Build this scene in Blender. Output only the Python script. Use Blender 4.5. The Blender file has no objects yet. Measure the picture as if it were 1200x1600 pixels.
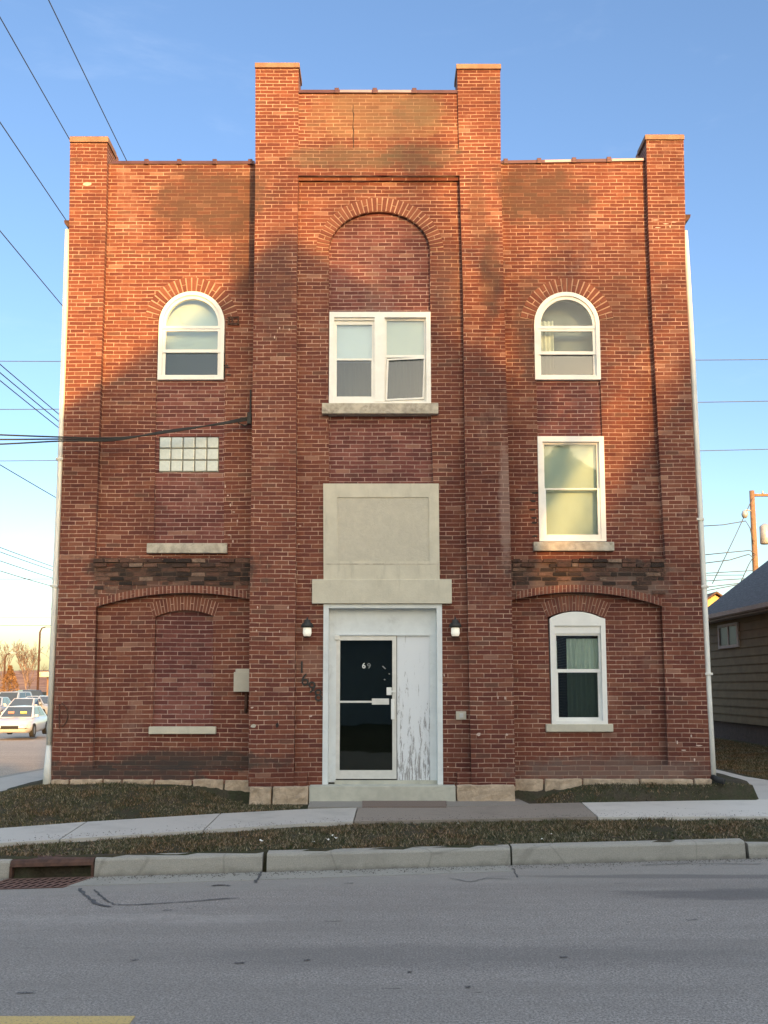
import bpy, bmesh, math, random
from mathutils import Vector, Matrix, noise as mnoise
R = math.radians
random.seed(7)
scene = bpy.context.scene
C = scene.collection

# ------------------------------------------------------------------ camera
FPX, CY, PITCH, CAMY, CAMZ = 1400.0, 926.0, math.atan(1400/13400), -13.45, 1.45
cd = bpy.data.cameras.new('camera'); cam = bpy.data.objects.new('camera', cd); C.objects.link(cam)
cam.location = (0, CAMY, CAMZ); cam.rotation_euler = (R(90)+PITCH, 0, 0)
cd.sensor_fit = 'VERTICAL'; cd.sensor_height = 24; cd.lens = FPX/1600*24
cd.shift_y = (CY-800)/1600
cd.clip_start = .1; cd.clip_end = 3000
scene.camera = cam
scene.render.resolution_x = 768; scene.render.resolution_y = 1024

# ------------------------------------------------------------------ light
SUN_EL, SUN_AZ = 8.0, 20.0        # azimuth to the right of straight behind the camera
wd = bpy.data.worlds.new('World'); scene.world = wd; wd.use_nodes = True
nt = wd.node_tree; bg = nt.nodes['Background']
sky = nt.nodes.new('ShaderNodeTexSky'); sky.sky_type = 'NISHITA'; sky.sun_disc = False
sky.sun_elevation = R(SUN_EL); sky.sun_rotation = R(180-SUN_AZ)
sky.air_density = 1.0; sky.dust_density = 2.0; sky.ozone_density = 1.5; sky.altitude = 200
# the sky away from the sun is deeper; zenith and sun side boosted as added fill light
def wnode(t): return nt.nodes.new(t)
def wlink(a, b): nt.links.new(a, b)
wtc = wnode('ShaderNodeTexCoord'); wsep = wnode('ShaderNodeSeparateXYZ'); wlink(wtc.outputs['Generated'], wsep.inputs[0])
def wmap(v, a, b, c, d):
    n_ = wnode('ShaderNodeMapRange'); n_.interpolation_type = 'SMOOTHSTEP'; wlink(v, n_.inputs[0])
    for i, q in enumerate((a, b, c, d)): n_.inputs[i+1].default_value = q
    return n_.outputs[0]
def wmix(f, a, b, mode='MIX'):
    n_ = wnode('ShaderNodeMix'); n_.data_type = 'RGBA'; n_.blend_type = mode
    if isinstance(f, float): n_.inputs[0].default_value = f
    else: wlink(f, n_.inputs[0])
    for sk, v in ((n_.inputs[6], a), (n_.inputs[7], b)):
        if isinstance(v, tuple): sk.default_value = (*v, 1)
        else: wlink(v, sk)
    return n_.outputs[2]
tint = wmix(wmap(wsep.outputs[2], 0, .3, 0, 1), (.92, .92, .88), (.68, .745, .89))
tint = wmix(wmap(wsep.outputs[1], .15, -.5, 0, 1), tint, (1.15, 1.12, 1.05))
tint = wmix(wmap(wsep.outputs[2], .64, .85, 0, 1), tint, (5.0, 3.6, 2.65))
skyc = wmix(1., sky.outputs[0], tint, 'MULTIPLY')
wn_ = wnode('ShaderNodeTexNoise'); wmp = wnode('ShaderNodeMapping'); wmp.inputs['Scale'].default_value = (1.6, 1.6, 6); wlink(wtc.outputs['Generated'], wmp.inputs[0]); wlink(wmp.outputs[0], wn_.inputs['Vector'])
wn_.inputs['Scale'].default_value = 2.4; wn_.inputs['Detail'].default_value = 8; wn_.inputs['Roughness'].default_value = .62; wn_.inputs['Distortion'].default_value = .4
skyc = wmix(wmap(wn_.outputs['Fac'],   .54, .78, 0, .07), skyc, (3.4, 3.6, 3.9))
wlink(skyc, bg.inputs[0]); bg.inputs[1].default_value = .15
ld = bpy.data.lights.new('sun', 'SUN'); ld.energy = 2.9; ld.angle = R(.6); ld.color = (1, .52, .15)
sun = bpy.data.objects.new('sun', ld); C.objects.link(sun)
sdir = Vector((math.sin(R(SUN_AZ))*math.cos(R(SUN_EL)), -math.cos(R(SUN_AZ))*math.cos(R(SUN_EL)), math.sin(R(SUN_EL))))
sun.rotation_euler = sdir.to_track_quat('Z', 'Y').to_euler()
vs = scene.view_settings
vs.view_transform = 'Standard'; vs.look = 'None'; vs.gamma = 1; vs.exposure = 1.62

# ------------------------------------------------------------------ surveying helpers
_F = Vector((0, math.cos(PITCH), math.sin(PITCH))); _U = Vector((0, -math.sin(PITCH), math.cos(PITCH)))
def ray(px, py): return Vector(((px-600)/FPX, 0, 0)) + _U*(-(py-CY)/FPX) + _F
def U(px, py, y):                       # photo measurement -> (x, z) on the wall plane Y = y
    d = ray(px, py); t = (y-CAMY)/d.y
    return (d.x*t, CAMZ+d.z*t)
def G(px, py, z):                       # photo measurement -> (x, y) on level Z = z
    d = ray(px, py); t = (z-CAMZ)/d.z
    return (d.x*t, CAMY+d.y*t)
def arc3(p0, pm, p1, n=20):             # circle arc through three points
    ax, ay = p0; bx_, by = pm; cx, cy = p1
    d = 2*(ax*(by-cy)+bx_*(cy-ay)+cx*(ay-by))
    ux = ((ax*ax+ay*ay)*(by-cy)+(bx_*bx_+by*by)*(cy-ay)+(cx*cx+cy*cy)*(ay-by))/d
    uy = ((ax*ax+ay*ay)*(cx-bx_)+(bx_*bx_+by*by)*(ax-cx)+(cx*cx+cy*cy)*(bx_-ax))/d
    r = math.hypot(ax-ux, ay-uy); a0 = math.atan2(ay-uy, ax-ux); am = math.atan2(by-uy, bx_-ux); a1 = math.atan2(cy-uy, cx-ux)
    def norm(a, ref):
        while a-ref > math.pi: a -= 2*math.pi
        while a-ref < -math.pi: a += 2*math.pi
        return a
    am = norm(am, a0); a1 = norm(a1, am)
    return [(ux+r*math.cos(a0+(a1-a0)*i/n), uy+r*math.sin(a0+(a1-a0)*i/n)) for i in range(n+1)], (ux, uy, r, a0, a1)
def ellarc(p0, apex, p1, n=24):         # half ellipse springing at p0, p1
    cx, cy = (p0[0]+p1[0])/2, (p0[1]+p1[1])/2; rx = (p1[0]-p0[0])/2; ry = apex-cy
    return [(cx-rx*math.cos(math.pi*i/n), cy+ry*math.sin(math.pi*i/n)) for i in range(n+1)]

# ------------------------------------------------------------------ object helpers
def link(name, me, m=None, parent=None):
    o = bpy.data.objects.new(name, me); C.objects.link(o)
    if m is not None and me is not None: me.materials.append(m)
    if parent is not None: o.parent = parent; o.location = -parent_world(parent)
    return o
def parent_world(p):
    v = Vector((0, 0, 0))
    while p is not None: v = v+p.location; p = p.parent
    return v
def from_bm(name, bm, m=None, parent=None, smooth=False):
    me = bpy.data.meshes.new(name); bmesh.ops.recalc_face_normals(bm, faces=bm.faces); bm.to_mesh(me); bm.free()
    if smooth:
        for p in me.polygons: p.use_smooth = True
    return link(name, me, m, parent)
def thing(name, label, cat, loc=(0, 0, 0), group=None):
    o = bpy.data.objects.new(name, None); C.objects.link(o); o.location = loc; o.empty_display_size = .2
    o['label'] = label; o['category'] = cat
    if group: o['group'] = group
    return o
def tag(o, label, cat, group=None):
    o['label'] = label; o['category'] = cat
    if group: o['group'] = group
    return o
def struct(o): o['kind'] = 'structure'; return o
def B(): return bmesh.new()
def box(bm, x0, x1, y0, y1, z0, z1, bev=0):
    vs_ = [bm.verts.new((x, y, z)) for x in (x0, x1) for y in (y0, y1) for z in (z0, z1)]
    fs = [(0, 1, 3, 2), (4, 6, 7, 5), (0, 4, 5, 1), (2, 3, 7, 6), (0, 2, 6, 4), (1, 5, 7, 3)]
    faces = [bm.faces.new([vs_[i] for i in f]) for f in fs]
    if bev > 0:
        es = list({e for f in faces for e in f.edges})
        bmesh.ops.bevel(bm, geom=es, offset=bev, segments=2, affect='EDGES', profile=.6)
    return faces
def prism(bm, pts, axis, a0, a1):       # polygon (2d pts) extruded along an axis
    def P(p, a):
        if axis == 'y': return (p[0], a, p[1])
        if axis == 'x': return (a, p[0], p[1])
        return (p[0], p[1], a)
    A = [bm.verts.new(P(p, a0)) for p in pts]; Bv = [bm.verts.new(P(p, a1)) for p in pts]
    n = len(pts)
    bm.faces.new(A); bm.faces.new(Bv[::-1])
    for i in range(n): bm.faces.new([A[i], A[(i+1) % n], Bv[(i+1) % n], Bv[i]])
def tube(bm, pts, rad, n=8, cap=True):
    pts = [Vector(p) for p in pts]; rings = []
    if not isinstance(rad, (list, tuple)): rad = [rad]*len(pts)
    ref = None
    for i, p in enumerate(pts):
        d = (pts[min(i+1, len(pts)-1)]-pts[max(i-1, 0)]).normalized()
        if ref is None: ref = Vector((0, 0, 1)) if abs(d.z) < .9 else Vector((1, 0, 0))
        a = (ref-d*ref.dot(d)).normalized(); b = d.cross(a); ref = a
        rings.append([bm.verts.new(p+(a*math.cos(2*math.pi*k/n)+b*math.sin(2*math.pi*k/n))*rad[i]) for k in range(n)])
    for i in range(len(rings)-1):
        for k in range(n): bm.faces.new([rings[i][k], rings[i][(k+1) % n], rings[i+1][(k+1) % n], rings[i+1][k]])
    if cap: bm.faces.new(rings[0][::-1]); bm.faces.new(rings[-1])
def lathe(bm, prof, cx, cy, n=20):
    rings = [[bm.verts.new((cx+r*math.cos(2*math.pi*k/n), cy+r*math.sin(2*math.pi*k/n), z)) for k in range(n)] for r, z in prof]
    for i in range(len(rings)-1):
        for k in range(n): bm.faces.new([rings[i][k], rings[i][(k+1) % n], rings[i+1][(k+1) % n], rings[i+1][k]])
    bm.faces.new(rings[0][::-1]); bm.faces.new(rings[-1])
def plate(bm, outer, holes, y0, y1):    # (x,z) polygon with holes, real thickness y0..y1
    cu = bpy.data.curves.new('tmp', 'CURVE'); cu.dimensions = '2D'; cu.fill_mode = 'BOTH'; cu.extrude = (y1-y0)/2
    for poly in [outer]+list(holes):
        s = cu.splines.new('POLY'); s.points.add(len(poly)-1); s.use_cyclic_u = True
        for i, (x, z) in enumerate(poly): s.points[i].co = (x, z, 0, 1)
    o = bpy.data.objects.new('tmp', cu); me = bpy.data.meshes.new_from_object(o)
    for v in me.vertices: x, z, e = v.co; v.co = (x, (y0+y1)/2+e, z)
    bm.from_mesh(me); bpy.data.meshes.remove(me); bpy.data.objects.remove(o); bpy.data.curves.remove(cu)
def UP(pts, y): return [U(a, b, y) for a, b in pts]
def UR(x0, y0, x1, y1, y):              # photo rectangle -> (xa, xb, za, zb)
    c = [U(x0, y0, y), U(x1, y0, y), U(x0, y1, y), U(x1, y1, y)]
    return ((c[0][0]+c[2][0])/2, (c[1][0]+c[3][0])/2, (c[2][1]+c[3][1])/2, (c[0][1]+c[1][1])/2)

# ------------------------------------------------------------------ materials
class NT:
    def __init__(s, name):
        s.m = bpy.data.materials.new(name); s.m.use_nodes = True; s.t = s.m.node_tree; s.N = s.t.nodes
        s.p = s.N['Principled BSDF']; s.out = s.N['Material Output']
        s.tc = s.N.new('ShaderNodeTexCoord').outputs['Object']
    def L(s, a, b): s.t.links.new(a, b)
    def _in(s, sock, v):
        if v is None: return
        if hasattr(v, 'is_linked') or isinstance(v, bpy.types.NodeSocket): s.L(v, sock)
        else: sock.default_value = v
    def math(s, op, a, b=None, c=None, clamp=False):
        n = s.N.new('ShaderNodeMath'); n.operation = op; n.use_clamp = clamp
        s._in(n.inputs[0], a); s._in(n.inputs[1], b); s._in(n.inputs[2], c); return n.outputs[0]
    def noise(s, scale, detail=4, rough=.55, vec=None, dist=0):
        n = s.N.new('ShaderNodeTexNoise'); n.inputs['Scale'].default_value = scale; n.inputs['Detail'].default_value = detail
        n.inputs['Roughness'].default_value = rough; n.inputs['Distortion'].default_value = dist
        s.L(vec if vec is not None else s.tc, n.inputs['Vector']); return n.outputs['Fac']
    def mapr(s, v, a, b, c=0., d=1., smooth=True):
        n = s.N.new('ShaderNodeMapRange'); n.interpolation_type = 'SMOOTHSTEP' if smooth else 'LINEAR'
        s.L(v, n.inputs[0]); n.inputs[1].default_value = a; n.inputs[2].default_value = b; n.inputs[3].default_value = c; n.inputs[4].default_value = d
        return n.outputs[0]
    def mix(s, f, a, b, mode='MIX'):
        n = s.N.new('ShaderNodeMix'); n.data_type = 'RGBA'; n.blend_type = mode
        s._in(n.inputs[0], f)
        for sk, v in ((n.inputs[6], a), (n.inputs[7], b)):
            if isinstance(v, tuple): sk.default_value = (*v[:3], 1)
            else: s.L(v, sk)
        return n.outputs[2]
    def ramp(s, f, stops, const=False):
        n = s.N.new('ShaderNodeValToRGB'); r = n.color_ramp
        if const: r.interpolation = 'CONSTANT'
        while len(r.elements) < len(stops): r.elements.new(.5)
        for e, (p, c) in zip(r.elements, stops): e.position = p; e.color = (*c, 1)
        s.L(f, n.inputs[0]); return n.outputs[0]
    def scaled(s, v3, off=(0, 0, 0)):
        n = s.N.new('ShaderNodeMapping'); s.L(s.tc, n.inputs[0]); n.inputs['Scale'].default_value = v3; n.inputs['Location'].default_value = off
        return n.outputs[0]
    def sep(s, v=None):
        n = s.N.new('ShaderNodeSeparateXYZ'); s.L(v if v is not None else s.tc, n.inputs[0]); return n.outputs
    def comb(s, x, y, z=0.):
        n = s.N.new('ShaderNodeCombineXYZ'); s._in(n.inputs[0], x); s._in(n.inputs[1], y); s._in(n.inputs[2], z); return n.outputs[0]
    def bump(s, h, strength, dist=.01):
        n = s.N.new('ShaderNodeBump'); n.inputs['Strength'].default_value = strength; n.inputs['Distance'].default_value = dist
        s.L(h, n.inputs['Height']); s.L(n.outputs[0], s.p.inputs['Normal']); return n
    def fin(s, col=None, rough=.8, metal=0, spec=None):
        if col is not None:
            if isinstance(col, tuple): s.p.inputs['Base Color'].default_value = (*col, 1)
            else: s.L(col, s.p.inputs['Base Color'])
        s._in(s.p.inputs['Roughness'], rough); s.p.inputs['Metallic'].default_value = metal
        if spec is not None: s.p.inputs['Specular IOR Level'].default_value = spec
        return s.m
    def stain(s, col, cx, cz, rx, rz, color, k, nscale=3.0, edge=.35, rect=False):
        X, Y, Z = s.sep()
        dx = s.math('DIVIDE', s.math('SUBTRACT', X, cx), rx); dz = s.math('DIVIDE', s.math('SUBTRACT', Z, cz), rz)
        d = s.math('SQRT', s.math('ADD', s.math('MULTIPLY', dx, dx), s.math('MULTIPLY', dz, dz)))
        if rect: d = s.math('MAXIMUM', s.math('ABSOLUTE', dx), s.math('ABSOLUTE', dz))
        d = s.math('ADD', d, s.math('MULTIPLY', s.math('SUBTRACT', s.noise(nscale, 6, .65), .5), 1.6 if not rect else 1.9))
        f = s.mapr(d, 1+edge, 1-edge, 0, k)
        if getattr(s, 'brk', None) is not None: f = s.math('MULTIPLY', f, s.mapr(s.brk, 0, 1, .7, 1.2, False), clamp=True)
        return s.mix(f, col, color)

def plain(name, col, rough=.7, var=.12, scale=6, bump=.15, metal=0, dirt=None, spec=None, bscale=60):
    n = NT(name)
    f = n.noise(scale, 6, .6)
    c = n.mix(n.mapr(f, .3, .7), tuple(v*(1-var) for v in col), tuple(min(1, v*(1+var)) for v in col))
    if dirt: c = n.mix(n.mapr(n.noise(scale*.6, 8, .7, dist=.6), .52, .72, 0, dirt[3]), c, dirt[:3])
    if bump: n.bump(n.noise(bscale, 4, .6), bump, .004)
    return n.fin(c, rough, metal, spec)

def brick_mat(name, palette, mortar, stains=(), dark=0.0, mw=(.0032, .0070), fade=.45, grime=(.05, .045, .035)):
    n = NT(name)
    X, Y, Z = n.sep()
    wv = n.noise(1.3, 3, .5); wu = n.noise(.9, 2, .5, n.scaled((1, 1, 1), (7, 3, 1)))
    zc = n.math('ADD', n.math('MULTIPLY', Z, .975), n.math('MULTIPLY', n.math('MULTIPLY', Z, Z), .009))   # courses get a little thinner higher up
    v = n.math('ADD', zc, n.math('MULTIPLY', n.math('SUBTRACT', wv, .5), .03))
    v = n.math('ADD', v, n.math('MULTIPLY', n.math('SUBTRACT', n.noise(14, 2), .5), .006))
    u = n.math('ADD', n.math('ADD', X, Y), n.math('MULTIPLY', n.math('SUBTRACT', wu, .5), .04))
    rv = n.math('DIVIDE', v, .0677); row = n.math('FLOOR', rv); fz = n.math('FRACT', rv)
    wr = n.N.new('ShaderNodeTexWhiteNoise'); wr.noise_dimensions = '1D'; n.L(row, wr.inputs['W'])
    par = n.math('MULTIPLY', n.math('FLOORED_MODULO', row, 2), .5)
    off = n.math('ADD', par, n.math('MULTIPLY', wr.outputs[0], .16))
    ru = n.math('ADD', n.math('DIVIDE', u, .212), off); colf = n.math('FLOOR', ru); fu = n.math('FRACT', ru)
    wn = n.N.new('ShaderNodeTexWhiteNoise'); wn.noise_dimensions = '2D'; n.L(n.comb(row, colf), wn.inputs['Vector'])
    rnd = wn.outputs[0]; rx_, ry_, rz_ = n.sep(wn.outputs[1])
    du = n.math('MULTIPLY', n.math('MINIMUM', fu, n.math('SUBTRACT', 1, fu)), .212)
    dv = n.math('MULTIPLY', n.math('MINIMUM', fz, n.math('SUBTRACT', 1, fz)), .0677)
    d = n.math('ADD', n.math('MINIMUM', du, dv), n.math('MULTIPLY', n.math('SUBTRACT', n.noise(45, 3, .6), .5), .005))
    jit = n.math('MULTIPLY', n.math('SUBTRACT', n.noise(45, 3, .6), .5), .005)
    wu_ = n.mapr(n.noise(6, 3, .6, n.scaled((1, 1, 1), (31, 2, 5))), .38, .55, .25, 1)
    mv_ = n.mapr(n.math('ADD', dv, jit), mw[0], mw[1], 1, 0); mu_ = n.math('MULTIPLY', n.mapr(n.math('ADD', du, jit), mw[0], mw[1], 1, 0), wu_)
    mm = n.math('MAXIMUM', mv_, mu_)
    # joints partly worn or stained over
    wear = n.mapr(n.noise(2.2, 5, .65, n.scaled((1, 1, 1.6), (3, 9, 4))), .36, .6, 1, 1-fade)
    c = n.ramp(rnd, palette)
    c = n.mix(n.math('MULTIPLY', ry_, .35), c, n.mix(1., c, (.8, .8, .85), 'MULTIPLY'))
    g = n.noise(38, 5, .7)
    c = n.mix(n.mapr(g, .35, .75, 0, .45), c, n.mix(1., c, (.62, .6, .62), 'MULTIPLY'))
    c = n.mix(n.mapr(rx_, .95, .98, 0, .6), c, (.085, .04, .032))
    c = n.mix(n.mapr(rz_, .965, .98, 0, .5), c, (.36, .2, .14))
    mc = n.mix(n.mapr(n.noise(5, 5, .7), .35, .7), mortar, tuple(q*.62 for q in mortar))
    col = n.mix(n.math('MULTIPLY', mm, wear), c, mc)
    # overall soot and washed patches
    col = n.mix(n.mapr(n.noise(.55, 6, .62, n.scaled((1, 1, .8), (2, 5, 3))),   .42, .66, 0, .75), col, n.mix(1., col, (.55, .52, .55), 'MULTIPLY'))
    col = n.mix(n.mapr(n.noise(2.6, 6, .7, n.scaled((1, 1, 1), (6, 1, 8))), .5, .7, 0, .4), col, n.mix(1., col, (.6, .6, .62), 'MULTIPLY'))
    col = n.mix(n.math('MULTIPLY', n.mapr(n.noise(1.1, 6, .7, n.scaled((1.4, 1, .5), (12, 5, 3))), .54, .78, 0, .5), n.mapr(rz_, 0, 1, .1, 1, False)), col, (.34, .22, .17))
    if dark: col = n.mix(n.mapr(n.noise(3.2, 7, .75, n.scaled((1, 1, 2.2))), .34, .62, 0, dark), col, grime)
    n.brk = ry_
    for s_ in stains: col = n.stain(col, *s_)  # list mixes real stains with painted tree shade and lantern glow
    h = n.math('ADD', n.math('MULTIPLY', n.math('SUBTRACT', 1, mm), 1.), n.math('MULTIPLY', n.noise(60, 4, .7), .35))
    h = n.math('ADD', h, n.math('MULTIPLY', rnd, .35))
    n.bump(h, .55, .007)
    return n.fin(col, .88, 0, .25)

PAL = [(0., (.135, .043, .032)), (.3, (.165, .053, .035)), (.6, (.185, .060, .038)), (.85, (.21, .073, .044)), (1., (.24, .10, .062))]
PAL_OLD = [(0., (.05, .035, .03)), (.4, (.10, .06, .045)), (.75, (.16, .085, .06)), (1., (.22, .15, .11))]
MORT = (.64, .43, .32)
def SU(px, py, y=-.2): return U(px, py, y)
st = []  # wall stains, plus tree shade and lantern glow painted as patches
def add_stain_or_shading(px, py, rpx, rpy, col, k, ns=3.0): x, z = SU(px, py); st.append((x, z, rpx/106, rpy/100, col, k, ns))
add_stain_or_shading(590, 185, 110, 45, (.20, .14, .085), .5, 4)
add_stain_or_shading(545, 252, 90, 22, (.10, .085, .06), .55, 5)
add_stain_or_shading(660, 250, 60, 24, (.07, .06, .045), .55, 5)
add_stain_or_shading(655, 175, 40, 28, (.09, .075, .055), .55, 6)
add_stain_or_shading(330, 300, 95, 55, (.085, .05, .038), .8, 3); add_stain_or_shading(375, 385, 22, 70, (.08, .045, .035), .6, 3)  # tree and pier shade on the left wing, painted into the brick
add_stain_or_shading(765, 430, 16, 70, (.07, .045, .035), .6, 4); add_stain_or_shading(745, 330, 14, 60, (.10, .055, .04), .5, 4); add_stain_or_shading(975, 470, 50, 60, (.10, .05, .035), .4, 3); add_stain_or_shading(540, 420, 30, 60, (.10, .055, .04), .4, 3)  # dark dapples of tree shade painted on the lit brick
add_stain_or_shading(850, 290, 75, 45, (.085, .05, .038), .78, 3)  # tree shade on the right wing top, painted as a brown patch
add_stain_or_shading(788, 790, 9, 90, (.36, .26, .22), .4, 18)
add_stain_or_shading(300, 1190, 130, 16, (.055, .045, .038), .75, 6)
add_stain_or_shading(960, 1205, 150, 20, (.16, .12, .10), .6, 7)
add_stain_or_shading(840, 500, 30, 90, (.08, .06, .05), .45, 4)
add_stain_or_shading(700, 450, 24, 60, (.09, .06, .05), .4, 5)
add_stain_or_shading(430, 450, 30, 80, (.07, .04, .035), .45, 3)  # painted tree shade on the left centre pier
add_stain_or_shading(482, 1030, 20, 22, (.30, .17, .12), .45, 3)  # warm lantern glow painted on the brick below the left lamp
def addrect(px, py, rpx, rpy, col, k, ns): x, z = SU(px, py, 0); st.append((x, z, rpx/104, rpy/104, col, k, ns, .25, True))
addrect(272, 890, 126, 17, (.035, .028, .025), .9, 4); addrect(272, 908, 122, 22, (.10, .065, .05), .7, 6)
addrect(918, 890, 122, 15, (.04, .03, .027), .85, 4); addrect(918, 905, 120, 24, (.15, .105, .085), .7, 6)
addrect(200, 1205, 120, 14, (.055, .045, .04), .8, 4)
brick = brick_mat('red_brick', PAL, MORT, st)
brick_infill = brick_mat('infill_brick', [(0., (.12, .04, .034)), (.5, (.17, .056, .046)), (1., (.24, .09, .07))], (.52, .36, .30), (), fade=.3, mw=(.0038, .0074))
brick_band = brick_mat('weathered_brick', PAL_OLD, (.30, .22, .17), (), dark=.85, fade=.8, grime=(.035, .03, .027))
def vous_mat(name, a, b):
    n = NT(name); oi = n.N.new('ShaderNodeNewGeometry')
    c = n.ramp(oi.outputs['Random Per Island'], [(0., a), (1., b)])
    c = n.mix(n.mapr(n.noise(30, 5, .7), .35, .75, 0, .5), c, n.mix(1., c, (.6, .6, .6), 'MULTIPLY'))
    n.bump(n.noise(70, 4, .7), .4, .005); return n.fin(c, .88, 0, .25)
voussoir = vous_mat('arch_brick', (.14, .048, .036), (.22, .085, .055))
mortar_m = plain('mortar', (.42, .28, .21), .9, .2, 8, .3)
def streaked(name, col):
    n = NT(name); f = n.noise(4, 6, .65); c = n.mix(n.mapr(f, .3, .7), tuple(v*.92 for v in col), tuple(v*1.06 for v in col))
    c = n.mix(n.mapr(n.noise(1.5, 7, .72, n.scaled((7, 7, .9))), .52, .72, 0, .4), c, tuple(v*.62 for v in col))
    c = n.mix(n.mapr(n.noise(26, 5, .75), .62, .70, 0, .4), c, tuple(v*.6 for v in col))
    n.bump(n.noise(35, 6, .75), .4, .008); return n.fin(c, .88, 0, .25)
limestone = streaked('limestone', (.55, .51, .41))
def rough_stone(name, col, k=.2, bs=.8):
    n = NT(name); f = n.noise(9, 7, .7, dist=.5)
    c = n.mix(n.mapr(f, .35, .7), tuple(v*(1-k) for v in col), tuple(v*(1+k*.6) for v in col))
    n.bump(n.noise(22, 7, .75, dist=.8), bs, .02); return n.fin(c, .9)
tablet_rough = rough_stone('pitted_limestone', (.51, .47, .38), .07, .5)
found_stone = rough_stone('foundation_stone', (.50, .38, .27), .25)
sill_old = plain('weathered_sill_stone', (.42, .38, .31), .9, .25, 9, .5, dirt=(.14, .12, .10, .8))
step_stone = plain('step_concrete', (.46, .45, .38), .88, .1, 5, .3, dirt=(.25, .25, .2, .5))
white_vinyl = plain('white_window_vinyl', (.78, .77, .73), .45, .04, 5, 0, dirt=(.5, .48, .44, .2))
white_paint = plain('old_white_paint', (.66, .69, .69), .6, .05, 6, .15, dirt=(.42, .43, .42, .45))
def peel_mat():
    n = NT('peeling_white_paint'); v = n.scaled((14, 14, 1.7))
    f = n.noise(1.8, 9, .78, v, .5); X, Y, Z = n.sep()
    low = n.mapr(Z, .2, 2.0, .06, -.07, False)
    pk = n.mapr(n.math('ADD', f, low), .56, .585)
    c = n.mix(pk, (.70, .72, .74), (.32, .31, .31))
    n.bump(n.math('SUBTRACT', 1, pk), .5, .004); return n.fin(c, .7)
peel = peel_mat()
alu = plain('painted_aluminium', (.62, .61, .57), .4, .06, 10, .05, metal=.1)
dark_gap = plain('dark_rubber', (.02, .02, .02), .8, .1, 5, 0)
flashing = plain('brown_metal_flashing', (.10, .045, .045), .35, .2, 4, .05, metal=.3)
flashing_pale = plain('bare_metal_flashing', (.40, .30, .27), .3, .1, 4, .05, metal=.6)
coping_m = plain('clay_coping', (.26, .15, .10), .8, .2, 5, .3)
roof_m = plain('roof_membrane', (.12, .12, .12), .9, .2, 2, .3)
downpipe_m = plain('white_downspout', (.72, .71, .66), .45, .06, 3, .03, dirt=(.45, .43, .38, .25))
pipe_grey = plain('galvanised_downspout', (.46, .47, .47), .4, .1, 5, .03, metal=.3)
black_iron = plain('black_iron', (.02, .018, .016), .6, .3, 20, .2)
rust_iron = plain('rusty_iron', (.075, .035, .022), .85, .35, 14, .4)
box_m = plain('beige_box_metal', (.46, .42, .34), .6, .06, 6, .05, dirt=(.3, .26, .2, .3))
blind_m = plain('window_blind', (.50, .55, .55), .8, .04, 2, 0)
def curtain_mat():
    n = NT('grey_curtain_cloth'); return n.fin(n.mix(n.noise(4, 3), (.33, .36, .32), (.46, .49, .44)), .9)
curtain_m = curtain_mat()
pale_curtain = plain('pale_curtain_cloth', (.62, .60, .52), .9, .08, 4, 0)
dark_room = plain('dark_interior', (.06, .068, .066), .9, .1, 2, 0)
def glass_mat(name, refl=.25, tint=(.9, .95, .93), rough=.02, gc=(.95, .97, 1)):
    n = NT(name); N = n.N; N.remove(n.p)
    tr = N.new('ShaderNodeBsdfTransparent'); tr.inputs[0].default_value = (*tint, 1)
    gl = N.new('ShaderNodeBsdfGlossy'); gl.inputs['Roughness'].default_value = rough; gl.inputs[0].default_value = (*gc, 1)
    b = N.new('ShaderNodeBump'); b.inputs['Strength'].default_value = .12; b.inputs['Distance'].default_value = .01
    n.L(n.noise(2.2, 2, .5), b.inputs['Height']); n.L(b.outputs[0], gl.inputs['Normal'])
    fr = N.new('ShaderNodeFresnel'); fr.inputs[0].default_value = 1.5
    f = n.math('ADD', n.math('MULTIPLY', fr.outputs[0], 1.0), refl, clamp=True)
    mx = N.new('ShaderNodeMixShader'); n.L(f, mx.inputs[0]); n.L(tr.outputs[0], mx.inputs[1]); n.L(gl.outputs[0], mx.inputs[2])
    n.L(mx.outputs[0], n.out.inputs[0]); return n.m
glass_hi = glass_mat('window_glass', .04)
glass_lo = glass_mat('screened_glass', .03, (.45, .48, .47), .08)
glass_soft = glass_mat('blind_side_glass', -.02)
glass_clear = glass_mat('clear_glass', .03)
glass_dark = glass_mat('door_glass', .03, (.5, .55, .53), .02, (.8, .8, .68))
def gblock_mat():
    n = NT('glass_block'); c = n.mix(n.noise(25, 3), (.42, .46, .42), (.60, .63, .58))
    n.bump(n.noise(30, 2, .5), .3, .01); return n.fin(c, .12, 0, .8)
gblock = gblock_mat()

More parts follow.
